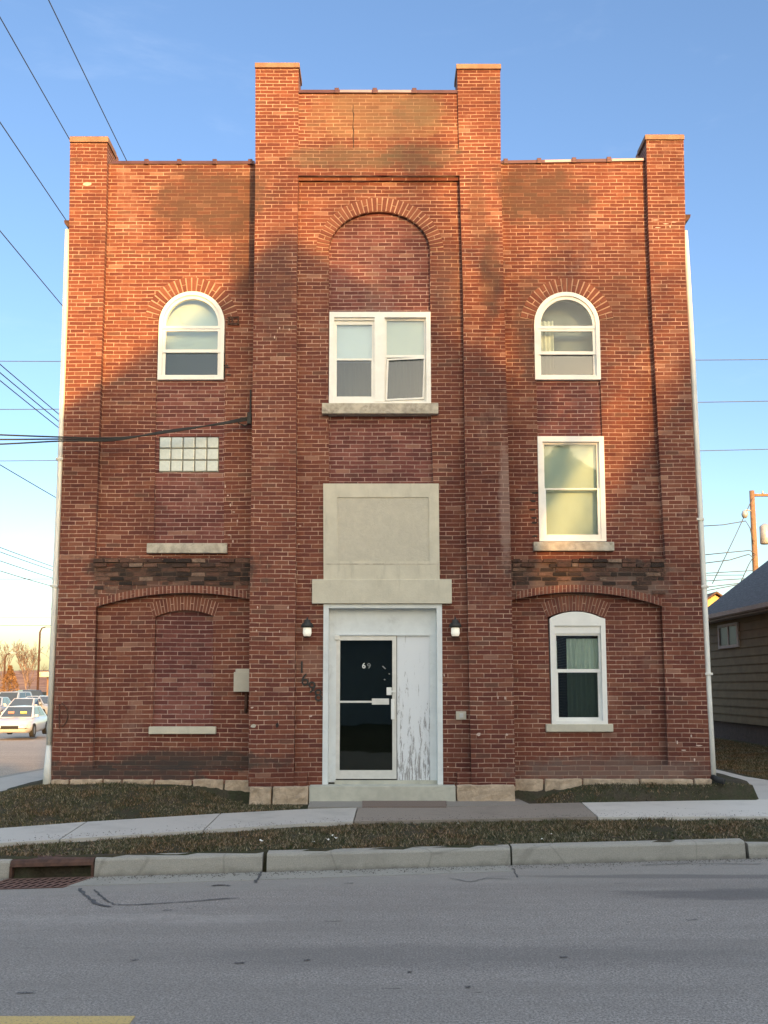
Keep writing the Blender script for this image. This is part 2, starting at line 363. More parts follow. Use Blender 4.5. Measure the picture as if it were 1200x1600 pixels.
# ------------------------------------------------------------------ ground
def yk(x): return -4.37+(x+2.84)*.137           # front street kerb face
LT = [(-200, -.2), (3, -.2), (8, -.3), (12, -.42), (33, -.98), (40, -.85), (52, -.5), (70, -.4), (3000, -.4)]
def interp(T, v):
    for (a, p), (b, q) in zip(T, T[1:]):
        if v <= b: return p+(q-p)*max(0, (v-a))/(b-a)
    return T[-1][1]
def sstep(a, b, v): t = max(0, min(1, (v-a)/(b-a))); return t*t*(3-2*t)
def ySW(x):                                     # building side edge of the pavement
    return interp([(-30, -16), (-6.8, -3.98), (-4.48, -2.78), (-2.12, -1.56), (-1.04, -1.14), (-.37, -1.01), (2.8, -.47), (5.6, -.1), (30, 2.9)], x)
def H(x, y):
    if x < -7.0 and y > yk(x)-.1:
        return interp(LT, y)-.33 if x > -60 else interp(LT, y)-.2
    if y < yk(x)-8.6: return -.27+0.02*mnoise.noise(Vector((x*.3, y*.3, 0)))
    if y < yk(x)+.05: return -.75
    left = interp(LT, y); base = -.235 if y < 0 else left*(1-sstep(-5.2, 5, x))+-.2*sstep(-5.2, 5, x)
    s = ySW(x)
    bank = 0
    if y > s and x > -6.2 and x < 5.4:
        bank = .25*sstep(s, -.1, y)*sstep(-6.2, -4.9, x)
        if y < -.02: bank *= sstep(1.95, 3.2, abs(x))
    if x > 7: bank = .12*sstep(7, 9.5, x)
    z = base+bank
    z += .012*mnoise.noise(Vector((x*2.5, y*2.5, 3)))
    if y > 300 or abs(x) > 300: z = -.5
    return z
def axis(fine0, fine1, step, far):
    v = []; a = fine0
    while a <= fine1+1e-6: v.append(a); a += step
    s = step; lo = v[0]; hi = v[-1]; L_, H_ = [], []
    while s < far:
        s *= 1.35; lo -= s; hi += s; L_.append(lo); H_.append(hi)
    return L_[::-1]+v+H_
gx = axis(-7.6, 9.0, .1, 260); gy = axis(-6.0, 3.0, .1, 360)
verts = [(x, y, H(x, y)) for y in gy for x in gx]
nx = len(gx)
faces = [(j*nx+i, j*nx+i+1, (j+1)*nx+i+1, (j+1)*nx+i) for j in range(len(gy)-1) for i in range(nx-1)]
me = bpy.data.meshes.new('ground'); me.from_pydata(verts, [], faces)
for p in me.polygons: p.use_smooth = True
def turf_mat():
    n = NT('winter_turf')
    a = n.noise(1.6, 6, .7); b = n.noise(40, 6, .75); c0 = n.noise(7, 5, .7)
    c = n.mix(n.mapr(a, .42, .62), (.060, .066, .034), (.095, .078, .055))
    c = n.mix(n.mapr(c0, .45, .7, 0, .7), c, (.075, .060, .045))
    c = n.mix(n.mapr(b, .35, .75, 0, .65), c, (.030, .026, .020))
    n.bump(b, .9, .03); return n.fin(c, .95, 0, .1)
turf = turf_mat()
ground = struct(link('ground', me, turf))

def asphalt_mat(name, base, crack=True):
    n = NT(name)
    fine = n.noise(62, 5, .85); mid = n.noise(13, 7, .8); big = n.noise(.6, 5, .6, n.scaled((.35, 1.4, 1)))
    st_ = n.noise(1.2, 6, .7, n.scaled((.3, 1.5, 1), (4, 2, 0)))
    c = n.mix(n.mapr(fine, .36, .66), tuple(v*.42 for v in base), tuple(v*1.62 for v in base))
    c = n.mix(n.mapr(big, .4, .68, 0, .35), c, tuple(v*.62 for v in base))
    c = n.mix(n.mapr(st_, .56, .72, 0, .4), c, tuple(v*1.35 for v in base))
    c = n.mix(n.mapr(mid, .42, .62, 0, .35), c, tuple(v*.62 for v in base))
    c = n.mix(n.mapr(mid, .64, .70, 0, .6), c, tuple(v*.4 for v in base))
    trk = n.noise(1.1, 7, .7, n.scaled((.12, 2.2, 1), (0, 3, 0))); c = n.mix(n.mapr(trk, .45, .62, 0, .3), c, tuple(v*.66 for v in base))
    spots = n.noise(3.3, 3, .8, n.scaled((.45, 1.6, 1), (1, 7, 0)))
    c = n.mix(n.mapr(spots, .70, .73, 0, .75), c, tuple(v*.3 for v in base))
    n.bump(n.math('ADD', fine, n.math('MULTIPLY', mid, .6)), .8, .012)
    return n, c
n, c = asphalt_mat('street_asphalt', (.31, .28, .256))
X, Y, Z = n.sep()
# paler gutter-side strip and a damp dark patch near the right kerb
yd = n.math('SUBTRACT', Y, n.math('MULTIPLY', X, .141))
edge = n.math('ADD', yd, n.math('MULTIPLY', n.math('SUBTRACT', n.noise(.9, 6, .7, n.scaled((.4, 1, 1))), .5), .9))
c = n.mix(n.mapr(edge, -5.0, -4.6, 0, .5), c, (.30, .28, .25))
for (cx_, cy_, rx_, ry_, k) in ((3.5, -5.1, 1.4, .22, .45), (3.0, -4.35, 1.6, .10, .4), (.6, -7.0, 2.2, .3, .18)):
    dx = n.math('DIVIDE', n.math('SUBTRACT', X, cx_), rx_); dy = n.math('DIVIDE', n.math('SUBTRACT', Y, cy_), ry_)
    d = n.math('SQRT', n.math('ADD', n.math('MULTIPLY', dx, dx), n.math('MULTIPLY', dy, dy)))
    d = n.math('ADD', d, n.math('MULTIPLY', n.math('SUBTRACT', n.noise(2.5, 6, .7, n.scaled((.5, 2, 1))), .5), 1.4))
    c = n.mix(n.mapr(d, 1.3, .6, 0, k), c, (.05, .05, .058))
asphalt = n.fin(c, .86, 0, .3)
n, c = asphalt_mat('side_street_asphalt', (.46, .37, .29)); asphalt2 = n.fin(c, .9)  # paler and warmer than the street: low sunlight put into the colour
def sheet(name, pts, z, m, th=.05):
    bm = B(); prism(bm, pts, 'z', z-th, z); return from_bm(name, bm, m)
RZ = -.42
road = struct(sheet('road', [(-200, yk(-200)-8.5), (200, yk(200)-8.5), (200, yk(200)), (-200, yk(-200))], RZ, asphalt, .2))
# side street following the fall of the land
bm = B(); ys = [yk(-7)+.0, 0, 3, 8, 12, 20, 33, 40, 52, 70, 90]
prev = None
for y in ys:
    z = interp(LT, y)-.2
    cur = [bm.verts.new((-7.0, y, z)), bm.verts.new((-55, y, z)), bm.verts.new((-7.0, y, z-.1)), bm.verts.new((-55, y, z-.1))]
    if prev: bm.faces.new([prev[0], prev[1], cur[1], cur[0]]); bm.faces.new([prev[0], cur[0], cur[2], prev[2]])
    prev = cur
side_road = struct(from_bm('side_road', bm, asphalt2))

def conc_mat(name, base, k=.12):
    n = NT(name)
    c = n.mix(n.mapr(n.noise(150, 4, .7), .3, .7), tuple(v*(1-k) for v in base), tuple(v*(1+k) for v in base))
    c = n.mix(n.mapr(n.noise(1.7, 7, .7), .48, .7, 0, .45), c, tuple(v*.68 for v in base))
    c = n.mix(n.mapr(n.noise(9, 5, .75), .62, .72, 0, .4), c, tuple(v*.6 for v in base))
    n.bump(n.noise(120, 5, .7), .4, .004); return n.fin(c, .9, 0, .25)
concrete = conc_mat('pavement_concrete', (.46, .43, .39)); concrete_new = conc_mat('newer_pavement_concrete', (.56, .52, .47), .08)
concrete_brown = conc_mat('exposed_aggregate_concrete', (.26, .22, .185), .3)
kerb_conc = conc_mat('kerb_concrete', (.32, .30, .26), .22)
def kerb_dirt():
    t = kerb_conc.node_tree; n = NT.__new__(NT); n.m = kerb_conc; n.t = t; n.N = t.nodes; n.p = t.nodes['Principled BSDF']; n.tc = n.N.new('ShaderNodeTexCoord').outputs['Object']
    c = n.p.inputs['Base Color'].links[0].from_socket; X, Y, Z = n.sep()
    h = n.math('ADD', Z, n.math('MULTIPLY', n.math('SUBTRACT', n.noise(5, 7, .75), .5), .14))
    c = n.mix(n.mapr(h, -.36, -.44, 0, .75), c, (.13, .12, .105))
    c = n.mix(n.mapr(n.noise(2.2, 8, .75, n.scaled((1, 1, 5))), .55, .66, 0, .45), c, (.20, .185, .155))
    vo = n.N.new('ShaderNodeTexVoronoi'); vo.feature = 'DISTANCE_TO_EDGE'; vo.inputs['Scale'].default_value = .9; n.L(n.scaled((1, 1, 1), (3, 1, 2)), vo.inputs['Vector'])
    c = n.mix(n.mapr(vo.outputs['Distance'], .012, .003, 0, .22), c, (.07, .065, .06)); n.L(c, n.p.inputs['Base Color'])
kerb_dirt()
SZ = -.195
def GP(pts, z): return [G(a, b, z) for a, b in pts]
def inset_line(a, b, t): return (a[0]+(b[0]-a[0])*t, a[1]+(b[1]-a[1])*t)
# pavement slabs (upper edge / lower edge), split at the joints
up = [G(-420, 1322, SZ), G(0, 1294, SZ), G(135, 1284, SZ), G(345, 1271, SZ), G(480, 1264, SZ), G(558, 1262, SZ)]
lo = [G(-420, 1350, SZ), G(-60, 1321, SZ), G(93, 1311.5, SZ), G(318, 1297, SZ), G(470, 1287, SZ), G(552, 1283.5, SZ)]
gap = .006
for i in range(len(up)-1):
    a, b = inset_line(up[i], up[i+1], gap), inset_line(up[i], up[i+1], 1-gap)
    c_, d_ = inset_line(lo[i], lo[i+1], 1-gap), inset_line(lo[i], lo[i+1], gap)
    if i == 3: b = up[4]; c_ = lo[4]
    if i == 4: a = up[4]; d_ = lo[4]
    struct(sheet('pavement', [a, b, c_, d_], SZ, concrete, .12))
struct(sheet('pavement', [G(559.5, 1262, SZ), G(907, 1254, SZ), G(933, 1276, SZ), G(553.5, 1283.5, SZ)], SZ, concrete_brown, .12))
struct(sheet('pavement', [G(909, 1254, SZ), G(1200, 1249, SZ), G(1500, 1244, SZ), G(1500, 1272, SZ), G(1200, 1275.5, SZ), G(935, 1276.5, SZ)], SZ, concrete_new, .12))
# entrance apron and path round the right side
ax0, ay0 = G(480, 1262, SZ+.004); ax1, ay1 = G(566, 1262, SZ+.004)
bm = B(); prism(bm, [G(481, 1261.5, SZ), G(566, 1261.5, SZ), G(566, 1247, SZ), G(487, 1247, SZ)], 'z', SZ-.1, SZ+.006); struct(from_bm('entrance_path', bm, conc_mat('apron_concrete', (.27, .25, .22))))
bm = B(); prism(bm, [G(698, 1261, SZ), G(830, 1258, SZ), G(806, 1247, SZ), G(698, 1247, SZ)], 'z', SZ-.1, SZ+.006); struct(from_bm('entrance_path', bm, conc_mat('apron_concrete_brown', (.25, .22, .19), .2)))
sp = [(5.35, .3), (6.2, -.15), (6.35, -.9), (5.15, -.88)]
bm = B(); prism(bm, [(5.05, 3.5), (5.05, 20), (6.6, 20), (6.6, 3.2), (7.1, 1.2), (7.0, .03), (5.45, -.13), (5.05, 1.1)], 'z', SZ-.1, SZ+.003); struct(from_bm('side_path', bm, concrete))
# side street pavement on the left
bm = B(); P_ = [(-6.85, -5.0), (-6.85, 3), (-6.85, 8), (-6.85, 12), (-6.85, 30)]
prev = None
for y in (-5, -3.2, -.5, 3, 8, 12, 20, 30):
    z = interp(LT, y)+.01; xr = interp([(-5, -6.0), (-3.2, -5.2), (-.5, -5.15), (3, -5.1), (60, -5.1)], y)
    cur = [bm.verts.new((-6.9, y, z)), bm.verts.new((xr, y, z)), bm.verts.new((-6.9, y, z-.1)), bm.verts.new((xr, y, z-.1))]
    if prev: bm.faces.new([prev[0], prev[1], cur[1], cur[0]]); bm.faces.new([prev[1], prev[3], cur[3], cur[1]]); bm.faces.new([prev[0], cur[0], cur[2], prev[2]])
    prev = cur
struct(from_bm('side_pavement', bm, concrete))
bm = B(); prev = None
for y in (-4.8, 0, 3, 8, 12, 20, 30, 45):
    z = interp(LT, y)+.012
    cur = [bm.verts.new((-6.9, y, z)), bm.verts.new((-7.05, y, z)), bm.verts.new((-7.06, y, z-.25)), bm.verts.new((-6.9, y, z-.25))]
    if prev:
        for k in range(3): bm.faces.new([prev[k], prev[k+1], cur[k+1], cur[k]])
    prev = cur
struct(from_bm('side_kerb', bm, kerb_conc))

# kerb stones
def kerb(x0, x1, dz=0, jit=0):
    bm = B(); n_ = max(2, int((x1-x0)/.25)); prev = None
    for i in range(n_+1):
        x = x0+(x1-x0)*i/n_; y = yk(x); w = .006*mnoise.noise(Vector((x*3, 1.3, jit)))
        prof = [(y-.012, RZ-.1), (y+w*.5, RZ), (y+.02+w, -.27+dz), (y+.032, -.252+dz+w*.6), (y+.055, -.243+dz), (y+.165, -.238+dz), (y+.17, RZ-.1)]
        cur = [bm.verts.new((x, py, pz)) for py, pz in prof]
        if prev:
            for k in range(len(prof)-1): bm.faces.new([prev[k], prev[k+1], cur[k+1], cur[k]])
        else: bm.faces.new(cur)
        prev = cur
    bm.faces.new(prev[::-1])
    struct(from_bm('kerb', bm, kerb_conc, smooth=False))
def kx(px, py=1368): return G(px, py, RZ)[0]
xs = [-8.8, -6.5, kx(17, 1372), kx(150), kx(406), kx(413), kx(800, 1355), kx(803, 1355), kx(1170, 1344), kx(1176, 1344)]
kerb(-6.8, xs[2]); kerb(xs[3], xs[4], 0, 2); kerb(xs[5], xs[6], .004, 3); kerb(xs[7], xs[8], .01, 4); kerb(xs[9], 9, -.02, 5); kerb(9.02, 40, 0, 6)
# concrete gutter apron: pale band at the foot of the kerb
bm = B(); prev = None
prism(bm, [(-6.6, yk(-6.6)-.015), (kx(800), yk(kx(800))-.015), (kx(806), yk(kx(806))-.30), (-6.6, yk(-6.6)-.50)], 'z', RZ-.01, RZ+.004)
struct(from_bm('gutter', bm, conc_mat('gutter_concrete', (.30, .285, .25), .2)))
# road line
lx = G(208, 1594, RZ)
bm = B(); prism(bm, [(-6, lx[1]-.30+.02), (lx[0], lx[1]-.27), (lx[0], lx[1]-.15), (-6, lx[1]-.15-.02+.0)], 'z', RZ-.01, RZ+.004)
n = NT('worn_yellow_paint'); c = n.mix(n.mapr(n.noise(60, 5, .75), .5, .66, 0, .8), (.50, .36, .14), (.16, .14, .11)); yl = n.fin(c, .85)
bm.free(); bm = B()
y0 = G(208, 1588.5, RZ)[1]; x0 = G(210, 1590, RZ)[0]
prism(bm, [(-9, y0-.12-.02), (x0, y0-.12), (x0, y0), (-9, y0-.02)], 'z', RZ-.01, RZ+.004)
struct(from_bm('road_marking', bm, yl))

# tarred cracks and stains in the asphalt
tar = plain('crack_tar', (.07, .068, .07), .8, .2, 12, .1)
def crack(pts, w):
    bm = B(); q = [G(a, b, RZ+.004) for a, b in pts]; rr = random.Random(len(pts)+int(pts[0][0])); L_, R_ = [], []
    fine = []
    for (a, b) in zip(q, q[1:]):
        for i in range(6): t = i/6; fine.append((a[0]+(b[0]-a[0])*t+rr.uniform(-.012, .012), a[1]+(b[1]-a[1])*t+rr.uniform(-.012, .012)))
    fine.append(q[-1]); prev = None
    for i, p in enumerate(fine):
        a = fine[max(i-1, 0)]; b = fine[min(i+1, len(fine)-1)]; d = Vector((b[0]-a[0], b[1]-a[1])).normalized(); k = w*rr.uniform(.4, 1)
        cur = [bm.verts.new((p[0]-d.y*k, p[1]+d.x*k, RZ+.007)), bm.verts.new((p[0]+d.y*k, p[1]-d.x*k, RZ+.007))]
        if prev: bm.faces.new([prev[0], prev[1], cur[1], cur[0]])
        prev = cur
    struct(from_bm('road_crack', bm, tar))
crack([(124, 1388), (133, 1398), (150, 1412), (172, 1417)], .022); crack([(146, 1390), (160, 1402), (176, 1413), (215, 1414), (300, 1408), (372, 1403)], .012)
crack([(408, 1362), (404, 1370), (399, 1379)], .02); crack([(802, 1357), (805, 1364), (808, 1371)], .008)
crack([(700, 1372), (735, 1378), (760, 1372), (800, 1374)], .008); crack([(330, 1384), (345, 1383), (360, 1384)], .02)
crack([(1000, 1352), (1080, 1349), (1190, 1350)], .01)
for (a, b, l, w) in ((375, 1505, 14, .012), (480, 1500, 10, .01), (40, 1551, 26, .01), (640, 1519, 8, .012), (262, 1422, 14, .008), (545, 1380, 14, .012), (1080, 1437, 20, .008), (730, 1542, 10, .01), (880, 1495, 12, .01), (210, 1500, 14, .008), (970, 1380, 22, .008)): crack([(a-l/2, b+.5), (a+l/2, b)], w)
# storm drain
dr0, dr1 = xs[2], xs[3]
drain = thing('storm_drain', 'rusty cast iron storm drain inlet with slotted grate set in the kerb', 'storm drain', ((dr0+dr1)/2, yk((dr0+dr1)/2), RZ))
bm = B(); prev = None
for i in range(9):
    x = dr0+.01+(dr1-dr0-.02)*i/8; y = yk(x)
    prof = [(y-.01, -.305), (y+.0, -.275), (y+.03, -.25), (y+.06, -.243), (y+.24, -.238), (y+.24, -.29), (y+.02, -.31)]
    cur = [bm.verts.new((x, a, b)) for a, b in prof]
    if prev:
        for k in range(len(prof)): bm.faces.new([prev[k], prev[(k+1) % 7], cur[(k+1) % 7], cur[k]])
    else: bm.faces.new(cur)
    prev = cur
bm.faces.new(prev[::-1])
from_bm('hood', bm, rust_iron, drain)
for x in (dr0+.0, dr1-.035): bm = B(); prism(bm, [(x+.005, yk(x)), (x+.03, yk(x)), (x+.03, yk(x)+.22), (x+.005, yk(x)+.22)], 'z', RZ-.1, -.3); from_bm('side_post', bm, rust_iron, drain)
bm = B(); prism(bm, [(dr0, yk(dr0)+.2), (dr1, yk(dr1)+.2), (dr1, yk(dr1)+.235), (dr0, yk(dr0)+.235)], 'z', RZ-.1, -.3); from_bm('inlet_back', bm, dark_gap, drain)
bm = B(); gy0 = -.30
def gp(u, v): x = dr0-.0+u*(dr1-dr0)-.14*v; return (x, yk(x)-.02-v*.44)
nb = 12
for i in range(nb):
    u = i/(nb-1)*.97; a, b, c_, d_ = gp(u, 0), gp(u+.04, 0), gp(u+.04, 1), gp(u, 1); prism(bm, [a, b, c_, d_], 'z', RZ-.005, RZ+.010)
for v in (0, .31, .63, .95): prism(bm, [gp(0, v), gp(1, v), gp(1, v+.05), gp(0, v+.05)], 'z', RZ-.008, RZ+.009)
from_bm('grate', bm, plain('worn_cast_iron', (.15, .08, .06), .7, .3, 30, .3), drain)
bm = B(); prism(bm, [gp(0, 0), gp(1, 0), gp(1, 1), gp(0, 1)], 'z', RZ-.03, RZ+.0065); from_bm('pit_shade_slab', bm, plain('pit_shade_black', (.006, .005, .005), .95, .1, 5, 0, spec=0), drain)  # flat black slab painted as the dark below the grate, no hole

# grass blades: short dormant turf, one stuff object
import array
def grass(name, regions, dens, hmin, hmax, m, seed):
    rnd = random.Random(seed); V = []; Fc = []
    for (x0, x1, y0, y1, test) in regions:
        for _ in range(int((x1-x0)*(y1-y0)*dens)):
            x = rnd.uniform(x0, x1); y = rnd.uniform(y0, y1)
            if not test(x, y): continue
            if mnoise.noise(Vector((x*1.7, y*2.2, 9)))+rnd.uniform(-.35, .35) < -.36: continue
            z = H(x, y)-.005; h = rnd.uniform(hmin, hmax)*(.75+.6*mnoise.noise(Vector((x*3, y*3, 2)))); a = rnd.uniform(0, 6.28); w = rnd.uniform(.004, .010)
            dx, dy = math.cos(a)*w, math.sin(a)*w; lx_, ly_ = rnd.uniform(-1, 1)*h*.9, rnd.uniform(-1, 1)*h*.9
            k = len(V); V += [(x-dx, y-dy, z), (x+dx, y+dy, z), (x+lx_, y+ly_, z+h)]; Fc.append((k, k+1, k+2))
    me = bpy.data.meshes.new(name); me.from_pydata(V, [], Fc); o = link(name, me, m); o['kind'] = 'stuff'; return tag(o, 'short patchy winter grass growing on the verge and lawn', 'grass')
def lawn_t(x, y): return y > ySW(x)-.03+.04*mnoise.noise(Vector((x*4, 1, 0))) and y < -.02 and not (-2.05 < x < 2.05 and y > -.45) and not (-1.15 < x < 2.2) and (x < 5.0+(1-y)*.35)
def sw_low(x): return interp([(-30, -18), (-6.07, -4.9), (-4.39, -3.92), (-2.08, -2.92), (-.38, -2.26), (2.7, -1.85), (4.88, -1.82), (7.45, -1.62), (30, 1.5)], x)
def verge_t(x, y): return yk(x)+.165+.03*mnoise.noise(Vector((x*3, 7, 0))) < y < sw_low(x)+.02+.05*mnoise.noise(Vector((x*4, 3, 0)))
n = NT('grass_blades'); oi = n.N.new('ShaderNodeNewGeometry')
c = n.ramp(oi.outputs['Random Per Island'], [(0., (.045, .06, .026)), (.4, (.092, .086, .045)), (.7, (.155, .125, .078)), (1., (.34, .29, .20))])
c = n.mix(n.mapr(n.noise(1.4, 4, .6), .4, .65, 0, .7), c, n.mix(1., c, (1.2, .85, .75), 'MULTIPLY'))
gm = n.fin(c, .9, 0, .1)
grass('grass', [(-6.3, 6.0, -3.4, 0, lawn_t), (-6.5, 6.8, -5.2, -1.5, verge_t), (5.0, 9.7, -.5, 13, lambda x, y: x > 6.75)], 3000, .018, .060, gm, 5)
# grit and leaf crumbs in the gutter and on the pavement
rnd = random.Random(21); V = []; Fc = []
for _ in range(2600):
    x = rnd.uniform(-4.2, 5.0)
    if rnd.random() < .75: y = yk(x)-.02-abs(rnd.gauss(0, .11)); z = RZ+.006
    else: y = rnd.uniform(sw_low(x)-.0, sw_low(x)+.12+abs(rnd.gauss(0, .25))); z = SZ+.003
    s = rnd.uniform(.003, .011); a = rnd.uniform(0, 6.28); k = len(V)
    V += [(x+s*math.cos(a), y+s*math.sin(a), z), (x+s*.7*math.cos(a+2), y+s*.7*math.sin(a+2), z), (x+s*math.cos(a+4), y+s*math.sin(a+4), z), (x, y, z+s*.6)]
    Fc += [(k, k+1, k+3), (k+1, k+2, k+3), (k+2, k, k+3)]
me = bpy.data.meshes.new('gutter_grit'); me.from_pydata(V, [], Fc); o = link('gutter_grit', me, plain('grit', (.09, .075, .06), .95, .4, 30, 0)); o['kind'] = 'stuff'; tag(o, 'dark grit and crumbs along the kerb and pavement edge', 'grit')
# fallen leaves and scraps
def scraps(name, label, pts, m, s0, s1, group):
    rnd = random.Random(3)
    for (px, py) in pts:
        z0 = -.2; x, y = G(px, py, -.21); z0 = H(x, y)+.018
        bm = B(); k = 6; s = rnd.uniform(s0, s1); pts2 = [(x+s*math.cos(a)*rnd.uniform(.6, 1.2), y+s*math.sin(a)*rnd.uniform(.5, 1.1)) for a in [i*6.28/k for i in range(k)]]
        top = [bm.verts.new((a, b, z0+rnd.uniform(.0, .02))) for a, b in pts2]; bot = [bm.verts.new((v.co.x, v.co.y, v.co.z-.002)) for v in top]
        c0 = bm.verts.new((x, y, z0+.012)); c1 = bm.verts.new((x, y, z0+.01))
        for i in range(k): bm.faces.new([top[i], top[(i+1) % k], c0]); bm.faces.new([bot[(i+1) % k], bot[i], c1]); bm.faces.new([top[i], bot[i], bot[(i+1) % k], top[(i+1) % k]])
        tag(from_bm(name, bm, m), label, 'litter', group)
paper = plain('white_paper', (.72, .70, .64), .8, .1, 20, 0)
scraps('paper_scrap', 'small white paper scrap lying on the lawn right of the entrance', [(866, 1241), (872, 1245), (883, 1246), (936, 1241)], paper, .025, .045, 'paper scraps on the lawn')
scraps('paper_scrap', 'small white paper scrap lying on the verge below the pavement', [(490, 1315), (512, 1311), (520, 1306), (524, 1309), (716, 1286), (408, 1314), (847, 1311), (861, 1303), (352, 1333)], paper, .012, .022, 'paper scraps on the verge')
leafm = plain('dead_leaf', (.16, .10, .06), .9, .3, 20, 0)
rnd = random.Random(11); V = []; Fc = []
for _ in range(2600):
    if rnd.random() < .6: x = rnd.uniform(-6, 6.5); y = rnd.uniform(yk(x)+.2, sw_low(x))
    else:
        x = rnd.uniform(-6, 5.2); y = rnd.uniform(-3.2, -.05)
        if not lawn_t(x, y): continue
    if mnoise.noise(Vector((x*1.1, y*2, 4))) < -.05 and rnd.random() < .8: continue
    z = H(x, y)+.015; s = rnd.uniform(.008, .022); a = rnd.uniform(0, 6.28); k = len(V)
    V += [(x+s*math.cos(a), y+s*math.sin(a), z+rnd.uniform(0, .015)), (x+s*.6*math.cos(a+1.6), y+s*.6*math.sin(a+1.6), z+rnd.uniform(0, .01)), (x+s*math.cos(a+3.1), y+s*math.sin(a+3.1), z+rnd.uniform(0, .015)), (x+s*.6*math.cos(a+4.7), y+s*.6*math.sin(a+4.7), z)]
    Fc.append((k, k+1, k+2, k+3))
me = bpy.data.meshes.new('fallen_leaves'); me.from_pydata(V, [], Fc); o = link('fallen_leaves', me, leafm); o['kind'] = 'stuff'; tag(o, 'dry brown leaves scattered over the grass', 'leaves')

# ------------------------------------------------------------------ the brick building
bld = thing('brick_building', 'three storey red brick building with pilasters, arched windows and a taller centre bay', 'building')
W = B()                                   # main wall mesh
YC, YCW, YCI = -.30, -.20, -.145          # centre piers, centre wall, centre infill
YP, YI = .10, .135                        # wing panels, infills
arcL, _ = arc3((150, 948), (278, 926.5), (398, 938))
arcR, _ = arc3((795, 939), (915, 925.5), (1034, 947))
# left wing: outer pier + lower part
left = [(109.5, 213), (168, 213), (165, 350), (161, 480), (154, 700), (147.5, 872), (405, 872), (405, 1226), (79, 1226), (91, 920), (97, 740), (101, 620), (106.5, 480), (108, 350)]
holeL = [(144.5, 1201), (147, 1080)] + arcL + [(398, 1201)]
plate(W, UP(left, 0), [UP(holeL, 0)], 0, .6)
right = [(1068, 210), (1009.5, 210), (1013, 350), (1018.5, 480), (1030, 700), (1040, 875), (775, 875), (775, 1226), (1112, 1226), (1104, 1080), (1096, 920), (1086, 720), (1074, 480), (1071, 420), (1070, 353), (1071, 345)]
holeR = [(795, 1196)] + arcR + [(1040, 1080), (1044.5, 1196)]
plate(W, UP(right, 0), [UP(holeR, 0)], 0, .6)
# wing panels (recessed)
def arched(x0, x1, ytop, yspring, ybot, n=22):
    return [(x0, ybot)] + ellarc((x0, yspring), ytop, (x1, yspring), n) + [(x1, ybot)]
WL = arched(248.5, 351, 456.5, 507, 594); WR = arched(834.5, 936.5, 457.5, 508, 594)
colL = arched(247.5, 352, 455.5, 507, 594)+[(350, 596), (353, 849), (240, 849), (244, 596)]
colL = [(240, 849), (244, 596)]+ellarc((247, 507), 455, (352, 507), 22)+[(352, 596), (350, 700), (350, 849)]
blL, _ = arc3((243, 964), (287, 954), (333, 962.5))
blind = [(238, 1137)]+blL+[(333, 1137)]
pl = [(140, 256), (405, 256), (405, 1222), (130, 1222)]
plate(W, UP(pl, YP), [UP(colL, YP), UP(blind, YP)], YP, .59)
colR = [(840, 680), (838, 596)]+ellarc((834, 508), 457, (937, 508), 22)+[(938, 596), (941, 680), (947, 847), (843, 847)]
w1R, _ = arc3((856, 965), (899, 954.5), (942, 965))
win1R = [(861, 1132)]+w1R+[(949, 1132)]
pr = [(778, 253), (1045, 250), (1060, 1222), (778, 1222)]
plate(W, UP(pr, YP), [UP(colR, YP), UP(win1R, YP)], YP, .59)
# centre bay
piL = [(399, 99), (466.5, 98), (466, 270), (463.5, 420), (462, 920), (459, 1229), (388, 1229), (390, 950), (394, 650), (397.5, 400), (399, 250)]
piR = [(714, 100), (781.5, 100), (782.5, 250), (788, 480), (798, 850), (805.5, 1229), (737, 1229), (734, 1100), (727, 760), (723, 440), (718, 270)]
plate(W, UP(piL, YC), [], YC, .08); plate(W, UP(piR, YC), [], YC, .08)
ca = ellarc((514, 392), 331, (671.5, 392), 30)
hole_c = [(514, 757)]+[(513, 640)]+ca+[(673, 640), (677, 757)]
door_h = [(507, 1228), (506, 944), (685, 944), (689, 1228)]
cw = [(455, 281), (730, 281), (745, 1229), (450, 1229)]
# doorway reaches the wall's foot, so the outline goes round it
cw2 = [(455, 281), (730, 281), (745, 1229), (690.5, 1229), (686.5, 943), (505.5, 943), (506, 1229), (450, 1229)]
plate(W, UP(cw2, YCW), [UP(hole_c, YCW)], YCW, .06)
bandp = [(460, 232), (722, 232), (723, 274), (460, 274)]
plate(W, UP(bandp, YC+.004), [], YC+.004, .055)
plate(W, UP([(460, 147), (722, 146), (722, 233.5), (460, 233.5)], YC+.035), [], YC+.035, .05)
plate(W, UP([(460, 273), (724, 273), (724, 282), (460, 282)], YC+.055), [], YC+.055, .052)
# corner plinths of brick at the inside of the piers
a = UR(458, 1207, 480, 1229, YC+.03); box(W, a[0], a[1], YC+.03, 0, a[2], a[3], .012)
a = UR(714, 1206, 738, 1229, YC+.03); box(W, a[0], a[1], YC+.03, 0, a[2], a[3], .012)
# side and rear walls
xl0, xr0 = U(92, 900, 0)[0]+.02, U(1096, 900, 0)[0]-.02
zroof = U(110, 352, 0)[1]
box(W, xl0, xl0+.3, .58, 17, -.6, zroof); box(W, xr0-.3, xr0, .58, 17, -.6, zroof); box(W, xl0+.3, xr0-.3, 16.7, 17, -.6, zroof)
from_bm('wall', W, brick, bld)
